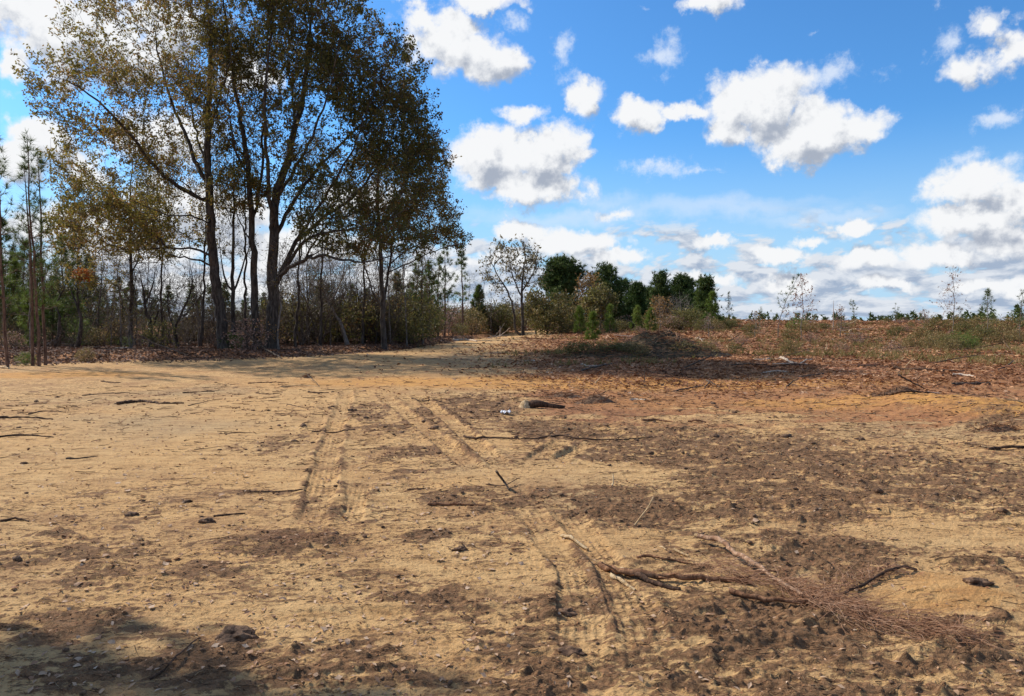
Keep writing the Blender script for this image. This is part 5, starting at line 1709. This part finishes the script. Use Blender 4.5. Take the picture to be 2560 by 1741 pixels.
stick('wood_chip', 'short pale chip on the smooth sand left of the white cut tip', 'wood chip', [(1685, 1379), (1702, 1386), (1722, 1394)], (.012, .008), 'wood', None, .3, 5)
stick('wood_chip', 'small pale chip below the bright red twig', 'wood chip', [(1665, 1378), (1655, 1372), (1640, 1368)], (.007, .004), 'wood', None, .3, 5)
stick('twig', 'pale forked twig standing upright above the smooth sand', 'twig', [(1588, 1316), (1602, 1295, .12), (1616, 1276, .20), (1634, 1245, .33)], (.008, .006), 'wood', None, side=2)
stick('twig', 'broken dark stick standing at an angle by the crossing tracks', 'twig', [(1273, 1226, .0), (1258, 1204, .06), (1241, 1181, .12)], (.009, .012), 'bark', None)
stick('twig', 'thin dark stick across the foot of the leaning one at the crossing tracks', 'twig', [(1215, 1213), (1260, 1215, .02), (1298, 1197, .05)], (.006, .004), 'dark', None)
stick('twig', 'small pale upright sliver at the end of the smooth sand strip', 'twig', [(1530, 1218), (1534, 1200, .05), (1532, 1186, .09)], (.009, .005), 'wood', None)
stick('twig', 'reddish stick lying left of the crossing tracks', 'twig', [(1018, 1226), (1045, 1221), (1075, 1217)], (.010, .004), 'red', None)
stick('branch', 'long dark stick below the crossing tracks', 'branch', [(1070, 1265), (1110, 1262, .01), (1150, 1267), (1215, 1268)], (.013, .008), 'red', None, side=2)
stick('branch', 'long bent dark branch starting at the crossing of the tracks', 'branch', [(1160, 1090, .02), (1190, 1096, .01), (1250, 1097), (1316, 1101), (1350, 1098)], (.018, .008), 'dark', None, side=2)
stick('branch', 'wavy dark branch running right across the rough soil', 'branch', [(1345, 1098), (1399, 1091, .02), (1454, 1100, .01), (1530, 1103), (1640, 1096, .01)], (.014, .006), 'dark', None, side=3)
stick('branch', 'dark bare branch at the right edge above the orange sand', 'branch', [(2470, 1127), (2510, 1122, .02), (2570, 1124)], (.02, .016), 'dark', None, side=2)
stick('twig', 'dark twig lying on the soil in the lower left shade', 'twig', [(375, 1700), (410, 1680, .01), (440, 1650, .02), (480, 1610, .01), (500, 1600)], (.006, .003), 'dark', None, side=2)

SLD = 'dark sticks pressed into the pale sand at the left'
for pts, r, m, lab in (
        ([(-10, 1047), (60, 1045), (132, 1048)], (.022, .010), 'dark', 'dark stick entering from the left edge, nearer the trees of two'),
        ([(-10, 1094), (60, 1090), (134, 1094)], (.018, .008), 'dark', 'dark stick entering from the left edge, nearer the viewer of two'),
        ([(72, 1036), (110, 1030), (165, 1031)], (.014, .008), 'dark', 'short dark stick just above the stick at the left edge'),
        ([(292, 1012), (350, 1006), (400, 1010), (458, 1011)], (.034, .018), 'dark', 'thickest dark log on the pale sand at the left'),
        ([(253, 955), (278, 958), (302, 958)], (.020, .012), 'dark', 'short dark stick far back on the pale sand'),
        ([(205, 990), (270, 985), (325, 982)], (.012, .006), 'bark', 'thin stick between the far short stick and the thickest log'),
        ([(457, 984), (500, 981), (536, 980)], (.016, .008), 'dark', 'medium dark stick right of the thickest log'),
        ([(470, 1015), (500, 1008, .03), (520, 1004, .06)], (.010, .005), 'bark', 'curved twig at the right end of the thickest log'),
        ([(620, 960), (670, 957), (722, 957)], (.020, .012), 'red', 'reddish stick on the sand below the small standing clump'),
        ([(700, 968), (750, 965), (800, 968)], (.014, .008), 'wood', 'pale thin stick right of the reddish one'),
        ([(771, 982), (795, 984), (822, 983)], (.022, .010), 'dark', 'short thick dark stick in front of the small standing clump'),
        ([(640, 984), (670, 987), (700, 984)], (.012, .006), 'dark', 'thin dark twig left of the short thick one'),
        ([(768, 938, .25), (785, 952, .1), (799, 968)], (.010, .007), 'bark', 'leaning twig sticking out of the small standing clump'),
        ([(165, 1149), (200, 1147), (244, 1142)], (.012, .006), 'bark', 'brown twig in the middle of the smooth left sand'),
        ([(611, 1229), (680, 1233), (765, 1230)], (.007, .006), 'dark', 'long thin dark twig above the tyre marks'),
        ([(534, 1294), (575, 1289), (613, 1285)], (.011, .006), 'dark', 'dark stick beside the clod below the smooth left sand'),
        ([(718, 1012), (745, 1018), (772, 1024)], (.010, .005), 'dark', 'slanting thin twig left of the vertical tyre mark'),
        ([(560, 1085), (600, 1083), (640, 1085)], (.008, .005), 'dark', 'faint twig near the dark oval patch'),
        ([(780, 1080), (830, 1082), (880, 1079)], (.012, .006), 'dark', 'twig crossing the vertical tyre mark'),
        ([(0, 1306), (40, 1300, .01), (72, 1306)], (.010, .006), 'dark', 'curved dark stick at the left edge below the smooth sand'),
        ([(1030, 1000), (1050, 1003), (1075, 1000)], (.016, .010), 'dark', 'short dark stick by the top of the slanting tyre marks')):
    stick('stick', lab, 'stick', pts, r, m, SLD, side=1 if r[0] > .015 else 0)

LOGS = 'logs and broken limbs on the cleared field'
for pts, r, m, lab in (
        ([(1952, 898, .10), (1966, 905, .03), (1990, 914)], (.050, .040), 'pale', 'bright peeled log angled at the right end of the shade'),
        ([(1881, 903), (1915, 902), (1952, 899)], (.040, .030), 'pale', 'pale limb running left from the bright peeled log'),
        ([(1990, 914), (2012, 906, .05), (2030, 900, .1)], (.030, .020), 'pale', 'short pale limb rising right of the bright peeled log'),
        ([(2058, 922), (2130, 926), (2216, 932)], (.045, .030), 'peel', 'long reddish peeled pole in the middle of the field'),
        ([(2234, 924), (2320, 928), (2412, 931)], (.050, .035), 'dark', 'long dark log on the right of the field'),
        ([(2382, 940), (2410, 941), (2436, 945)], (.045, .030), 'pale', 'short pale log below the long dark one'),
        ([(2380, 964), (2430, 962), (2474, 961)], (.045, .035), 'bark', 'thick brown log lying level near the right edge'),
        ([(2245, 939, .35), (2280, 957, .15), (2314, 975)], (.022, .012), 'bark', 'slanting bare limb pointing down right on the field'),
        ([(2280, 955), (2310, 942, .1), (2334, 931, .2)], (.015, .010), 'red', 'thin limb crossing behind the slanting one'),
        ([(1966, 970), (1982, 958, .1), (1996, 948, .2)], (.022, .014), 'bark', 'short stick rising from the orange strip under the bright peeled log'),
        ([(1744, 847), (1752, 852), (1762, 859)], (.05, .04), 'pale', 'pale stub on the field behind the mound'),
        ([(1821, 855), (1838, 844, .2), (1850, 836, .4)], (.035, .02), 'bark', 'brown limb leaning up on the field right of the mound'),
        ([(1836, 878), (1850, 868, .2), (1862, 858, .4)], (.030, .018), 'bark', 'second brown limb leaning nearer than the first'),
        ([(1863, 806), (1872, 800, .3), (1882, 806)], (.10, .08), 'pale', 'pale log end on the skyline left of the tall saplings'),
        ([(2064, 878), (2066, 868, .3), (2067, 858, .55)], (.035, .02), 'wood', 'short pale stub standing on the field'),
        ([(2122, 832), (2130, 828, .1), (2142, 825, .2)], (.07, .05), 'wood', 'bright splintered log piece high on the field'),
        ([(2110, 816), (2130, 808, .3), (2146, 800, .5)], (.07, .05), 'wood', 'bright leaning log on the skyline'),
        ([(2509, 854, .5), (2522, 872, .2), (2536, 892)], (.022, .015), 'wood', 'thin pale limb leaning at the right of the green patch'),
        ([(2484, 890), (2520, 888), (2570, 888)], (.03, .02), 'wood', 'pale pole lying at the right edge below the green patch'),
        ([(2390, 875), (2420, 876), (2450, 874)], (.035, .025), 'bark', 'brown log in front of the green patch'),
        ([(2175, 886), (2182, 875, .2), (2190, 868, .35)], (.025, .015), 'wood', 'small pale stick rising in the middle of the field'),
        ([(2262, 920), (2275, 905, .25), (2284, 895, .45)], (.018, .010), 'wood', 'thin pale upright stick before the long dark log'),
        ([(2000, 864), (2040, 862), (2085, 866)], (.03, .02), 'wood', 'pale thin pole lying high on the field'),
        ([(1900, 935), (1940, 930, .05), (1975, 934)], (.022, .012), 'pale', 'pale stick along the right end of the shade'),
        ([(1450, 930), (1485, 920, .05), (1530, 912, .05)], (.035, .02), 'bark', 'brown limb lying in the tree shade left of the mound'),
        ([(1452, 914), (1470, 918), (1520, 914)], (.03, .02), 'pale', 'pale stick crossing the brown limb in the tree shade'),
        ([(1310, 906), (1332, 904), (1336, 906)], (.04, .03), 'pale', 'small pale log in the tree shade near the road'),
        ([(1590, 862, .5), (1625, 885, .3), (1660, 895, .1)], (.035, .02), 'bark', 'dark limb leaning over the left side of the mound'),
        ([(1640, 868, .4), (1690, 878, .25), (1724, 884, .15)], (.04, .02), 'bark', 'dark limb lying along the right side of the mound'),
        ([(1610, 959), (1611, 945, .2), (1612, 918, .62)], (.016, .010), 'bark', 'straight bare twig standing upright on the orange strip'),
        ([(1488, 960), (1496, 950, .1), (1504, 943, .18)], (.02, .012), 'wood', 'short pale leaning stick on the orange strip'),
        ([(1437, 939, .1), (1445, 946, .03), (1452, 952)], (.012, .008), 'wood', 'tiny pale stick at the front edge of the shade'),
        ([(1765, 950, .12), (1772, 958, .05), (1760, 972)], (.018, .012), 'bark', 'forked stub with a pale tip on the orange strip'),
        ([(1772, 953, .12), (1790, 965, .03), (1800, 970)], (.018, .010), 'bark', 'right prong beside the forked stub on the orange strip'),
        ([(1680, 980), (1720, 972, .04), (1760, 965, .05)], (.018, .010), 'bark', 'thin stick lying left of the forked stub'),
        ([(1470, 1000), (1495, 990, .08), (1515, 980, .15)], (.018, .010), 'bark', 'stick poking up right out of the root clump'),
        ([(1575, 1001), (1590, 1000), (1612, 1004)], (.02, .015), 'pale', 'small pale chip right of the root clump'),
        ([(1605, 1054), (1640, 1052), (1680, 1056)], (.022, .012), 'red', 'reddish stick on the rough soil right of the middle'),
        ([(1720, 1056), (1742, 1052, .03), (1765, 1058)], (.02, .010), 'red', 'short reddish stick beside the longer one on the rough soil'),
        ([(2205, 1000), (2260, 1004, .03), (2330, 1004)], (.03, .015), 'dark', 'dark limb buried in the root tangle on the yellow sand'),
        ([(2290, 995), (2320, 992, .02), (2350, 994)], (.018, .010), 'pale', 'pale chip on top of the root tangle'),
        ([(2420, 1000), (2460, 1005, .05), (2500, 1008, .0)], (.012, .006), 'dark', 'curved dark twig right of the root tangle'),
        ([(2330, 972), (2350, 962, .08), (2375, 950, .18)], (.014, .010), 'red', 'orange-brown stick leaning near the level brown log')):
    stick('log' if r[0] > .04 else 'limb', lab, 'log' if r[0] > .04 else 'limb', pts, r, m, LOGS, side=0)
# more broken poles of the slash, each its own object, nothing sets them apart
for i in range(150):
    px = rs.uniform(1400, 2600); py = 812 + (rs.uniform() ** 1.3) * 130
    if px < 1700 and py > 850: continue
    p0 = hit(px, py); d = p0[1]
    L = rs.uniform(.5, 2.4) * (.6 + d / 90); a = rs.normal() * .6 + (math.pi if rs.uniform() < .5 else 0)
    q = p0[:2] + np.array([math.cos(a), math.sin(a)]) * L
    up = rs.uniform(0, .45) if rs.uniform() < .3 else 0.03
    r = rs.uniform(.012, .035) * (.6 + d / 80)
    m_ = [PALE, RED, BARK2, WOOD, RED, BARK2, DBARK][rs.randint(7)]
    mid = (p0[:2] + q) / 2 + rs.normal(size=2) * L * .05
    P_ = np.array([[p0[0], p0[1], S(*p0[:2]) + r * .6], [mid[0], mid[1], S(*mid) + r * .6 + up * .55], [q[0], q[1], S(*q) + r * .6 + up]])
    o = mk('broken_pole', chain(P_, [r, r * .85, r * .6], 5, True, .15, i), m_, origin=P_[0]); o.location = tuple(P_[0])
    nm = {PALE: 'bleached', RED: 'reddish peeled', BARK2: 'brown', WOOD: 'pale split', DBARK: 'dark'}[m_]
    tag(o, nm + ' broken pole lying in the slash below ' + near(px), 'pole', nm + ' poles in the slash')
for i in range(46):
    px = rs.uniform(0, 1150); d = rs.uniform(28, 44)
    x = (px - 1280) / F * d
    if bank_side(x, d) < .3: continue
    L = rs.uniform(.6, 2.6); a = rs.uniform(0, 6.28); q = np.array([x + math.cos(a) * L, d + math.sin(a) * L])
    up = rs.uniform(.1, .9) if rs.uniform() < .4 else .03; r = rs.uniform(.012, .04)
    P_ = np.array([[x, d, S(x, d) + r * .6], [(x + q[0]) / 2 + rs.normal() * .1, (d + q[1]) / 2, S((x + q[0]) / 2, (d + q[1]) / 2) + up * .6 + r], [q[0], q[1], S(*q) + up + r]])
    o = mk('fallen_branch', chain(P_, [r, r * .8, r * .4], 5, True, .12, i), [BARK2, DBARK, GBARK][i % 3], origin=P_[0]); o.location = tuple(P_[0])
    tag(o, ['brown', 'dark', 'grey'][i % 3] + ' fallen branch on the leaf litter by ' + near(px), 'branch', ['brown', 'dark', 'grey'][i % 3] + ' branches under the trees')
stick('fallen_tree', 'slender dead trunk leaning down to the right from the oak row to the sand', 'fallen tree', [(560, 800, 1.6), (610, 830, 1.0), (660, 872, .4), (705, 898)], (.035, .03), 'bark', None, side=4, dist=31)
stick('fallen_tree', 'thin dead trunk sloping down right in front of the bare dead trees', 'fallen tree', [(345, 838, 1.3), (400, 866, .6), (470, 893)], (.035, .025), 'bark', None, side=4, dist=31)
stick('log', 'white bleached log lying beside the dirt road below the rusty bush', 'log', [(1133, 853), (1160, 852), (1192, 855)], (.09, .06), 'pale', None)
stick('log', 'cut log end at the left edge beside the leftmost pine', 'log', [(-20, 922), (0, 921), (22, 923)], (.045, .04), 'wood', None)
# pile of bleached limbs by the road
for i, (a, b) in enumerate((((1236, 842, 0), (1262, 808, 1.6)), ((1240, 846, 0), (1275, 820, 1.0)), ((1225, 842, .1), (1270, 838, .3)), ((1250, 846, 0), (1250, 815, 1.2)), ((1215, 846, 0), (1256, 840, .2)))):
    stick('limb', ['tallest', 'second tallest', 'level', 'upright', 'lowest'][i] + ' of the bleached limbs piled left of the half-bare roadside tree', 'limb', [a, ((a[0] + b[0]) / 2, (a[1] + b[1]) / 2 + 2, (a[2] + b[2]) / 2 + .1), b], (.04, .015), 'pale',
          'bleached limbs piled by the road', side=2)

# ---- stump with its torn side
p = GP(1312, 1022)
t = empty('tree_stump', (p[0], p[1], p[2]), 'low torn stump with an orange broken side, beside the white scrap', 'stump')
mk('stump_wood', chain([[0, 0, -.05], [0, 0, .04], [.02, .01, .08], [.03, 0, .13]], [.11, .085, .07, .03], 9, True, .35, 4), WOOD, t)
mk('bark', chain([[.05, .02, -.05], [.08, .02, .03], [.14, 0, .05], [.26, 0, .055], [.45, 0, .04], [.72, .02, .0]], [.09, .09, .08, .06, .05, .03], 9, True, .35, 5), DBARK, t)

# ---- white scrap of plastic
p = GP(1264, 1040)
n = 14
U, V_ = np.meshgrid(np.linspace(-1, 1, n), np.linspace(-1, 1, n), indexing='ij')
Z = .05 + .045 * perlin(U * 2.3, V_ * 2.3, 3) + .03 * perlin(U * 5, V_ * 5, 4)
k = 1 - .35 * np.abs(perlin(U * 1.4 + 5, V_ * 1.4, 8))
Vv = np.stack([U * .095 * k, V_ * .05 * k, Z * .7], -1).reshape(-1, 3)
i = np.arange(n - 1)[:, None] * n + np.arange(n - 1)[None]
o = mk('plastic_scrap', [(Vv, np.stack([i, i + n, i + n + 1, i + 1], -1).reshape(-1, 4))], PAPER)
o.location = tuple(p); tag(o, 'crumpled white plastic scrap lying on the litter beside the stump', 'scrap')

# ---- heap of dry pine needles on the broken branches: individual sprays, each a handful of needles
def needle_spray(path, n, width, L, label, rs):
    P_ = [hit(a, b)[:2] for a, b in path]
    line = smoothline([np.array([q[0], q[1], 0]) for q in P_], .05)[:, :2]
    i = rs.randint(0, len(line) - 1, n)
    dv = nrm(line[np.minimum(i + 1, len(line) - 1)] - line[i])
    c = line[i] + rs.normal(size=(n, 2)) * width
    z = surf(c[:, 0], c[:, 1]) + rs.uniform(.004, .05, n)
    A = np.column_stack([c, z])
    D = nrm(np.column_stack([dv, np.full(n, .06)]) + rs.normal(size=(n, 3)) * np.array([.6, .6, .22]))
    l = (L * rs.uniform(.5, 1.2, n))[:, None]
    B = A + D * l * .5 + np.array([0, 0, .006]); C = A + D * l + rs.normal(size=(n, 3)) * .012; C[:, 2] = np.maximum(C[:, 2] - .01, surf(C[:, 0], C[:, 1]) + .002)
    r = np.full(n, .0014)
    a = tubes(A, B, r, r, 3); b = tubes(B, C, r, r * .5, 3)
    rn = np.repeat(rs.uniform(0, 1, n), 6)
    o = mk('pine_needles', [(a[0], a[1], rn), (b[0], b[1], rn)], DRYN)
    return tag(o, label, 'pine needles', None, 'stuff')


needle_spray([(1975, 1475), (2030, 1500), (2100, 1530), (2180, 1558)], 760, .065, .15, 'thick heap of pinkish dry pine needles on the broken branches', rs)
needle_spray([(2190, 1560), (2260, 1575), (2340, 1590), (2470, 1615)], 330, .075, .14, 'thin pink tail of dry pine needles trailing off to the right', rs)
needle_spray([(2060, 1500), (2130, 1475), (2190, 1450), (2240, 1440)], 190, .04, .13, 'brown needles along the branch that reaches right', rs)
needle_spray([(1780, 1420), (1850, 1450), (1950, 1470)], 260, .08, .15, 'loose reddish needles above the thick branch', rs)
needle_spray([(900, 1330), (760, 1350), (640, 1370)], 160, .16, .11, 'thin dark needles over the brown patch at the left', rs)

# ---- fallen leaves, one object each
LM = []
for k in range(6):
    q = np.linspace(0, 1, 6)
    w = np.array([.05, .34, .42, .36, .22, .02]) * (1 + .25 * rs.normal(size=6) * (q > 0) * (q < 1))
    z = .16 * np.sin(q * 3.14 + rs.normal() * .4) * rs.uniform(.4, 1.2)
    top = np.stack([q - .5, w, z + .14 * rs.uniform(0, 1, 6)], 1); mid_ = np.stack([q - .5, 0 * q, z], 1); bot = np.stack([q - .5, -w, z + .14 * rs.uniform(0, 1, 6)], 1)
    Vv = np.concatenate([top, mid_, bot]); i = np.arange(5)
    f = np.concatenate([np.stack([i, i + 1, i + 7, i + 6], 1), np.stack([i + 6, i + 7, i + 13, i + 12], 1)])
    LM.append(mk('fallen_leaf', [(Vv, f, np.full(18, k / 5.))], DRYL, mesh_only=True))


def leaf_at(x, y, s, k=None):
    o = bpy.data.objects.new('fallen_leaf', LM[rs.randint(6) if k is None else k])
    COL.objects.link(o)
    o.location = (x, y, S(x, y) + s * .06)
    o.rotation_euler = (rs.normal() * .3, rs.normal() * .3, rs.uniform(0, 6.28))
    o.scale = (s, s * rs.uniform(.7, 1.1), s)
    return tag(o, 'small pale dry leaf fallen on the sand among many alike', 'leaf', 'pale leaves fallen on the sand')


for i in range(230):
    px = rs.uniform(0, 2560) if rs.uniform() < .4 else rs.beta(1.3, 1.8) * 1500
    py = 1741 - rs.beta(1.1, 1.5) * 560
    p = hit(px, py)
    leaf_at(p[0], p[1], rs.uniform(.024, .052) * min(1.5, max(.8, p[1] / 5)))
x, y = scatter(5200, 2.7, 12, pw=.4, rs=rs)
x, y = pick(x, y, .25 + .35 * (x < 0))
L = rs.uniform(.02, .045, len(x))
o = mk('leaf_litter', [flat_cards(x, y, L, L * .5, rs, .006, .35)], DRYL, smooth=False)
tag(o, 'tiny pale leaf fragments scattered on the near sand', 'leaf bits', None, 'stuff')

# ---- larger clods lying loose
for px, py, s, lab in ((330, 1289, .05, 'single dark clod on the smooth left sand below the twig'), (515, 1306, .055, 'dark flat clod left of the stick on the left sand'), (355, 1256, .03, 'small clod above the brown patch at the left'),
                       (1078, 1072, .05, 'small dark clod at the crossing of the slanting tracks'), (1425, 1635, .06, 'lumpy clod between the near tyre marks'), (1415, 1530, .05, 'dark clod standing in the near tyre mark'),
                       (2150, 1100, .06, 'clod on the rough soil at the right'), (60, 1160, .04, 'small clod on the smooth sand at the left edge'), (590, 1600, .09, 'broad clod crest at the edge of the foreground shade'),
                       (468, 1258, .035, 'round clod on the sand above the dark flat one'), (1150, 1376, .045, 'rounded clod on the sand in the middle foreground'), (2440, 1480, .07, 'crumbly clod on the yellow sand at the right')):
    p = GP(px, py)
    import bmesh
    s *= .75
    bm = bmesh.new(); bmesh.ops.create_icosphere(bm, subdivisions=3, radius=s)
    for v in bm.verts:
        q = np.array(v.co[:])
        k = 1 + .45 * float(perlin(q[0] / s * 1.3 + px, q[1] / s * 1.3 + q[2] / s, 5)) + .22 * float(perlin(q[0] / s * 3.7 + px, q[1] / s * 3.7 + q[2] / s * 2, 6))
        v.co = Vector((q[0] * k * 1.5, q[1] * k, q[2] * k * .6))
    me = bpy.data.meshes.new('soil_clod'); bm.to_mesh(me); bm.free()
    me.materials.append(CLOD)
    o = bpy.data.objects.new('soil_clod', me); COL.objects.link(o); o.location = (p[0], p[1], p[2] + s * .12)
    tag(o, lab, 'clod')

# ------------------------------------------------------------------ the tree beside the viewer whose shade falls on the lower left
rs = np.random.RandomState(55)
bx, by = -10.6, 6.7
b = np.array([bx, by, S(bx, by) - .1])
g = [([b, b + np.array([.1, 0, 3.5]), b + np.array([.0, .2, 7.0]), b + np.array([.2, .1, 10.0])], .24, .04)]
att = b + np.array([0, 0, 8.0]) + nrm(rs.normal(size=(760, 3))) * (rs.uniform(.05, 1, (760, 1)) ** .45) * np.array([3.6, 2.1, 1.8])
tree('oak_tree', 'oak standing out of view to the left, its crown shading the lower left ground', None, g, att, OAKL, rs, nleaf=8, leaf=(.17, .11), nofrom=4.0, bf=.3)

tris = 0
seen = set()
for o in COL.objects:
    if o.type == 'MESH' and o.data.name not in seen:
        seen.add(o.data.name); tris += len(o.data.loops) - 2 * len(o.data.polygons)
print('TRIS', tris, 'OBJECTS', len(COL.objects))
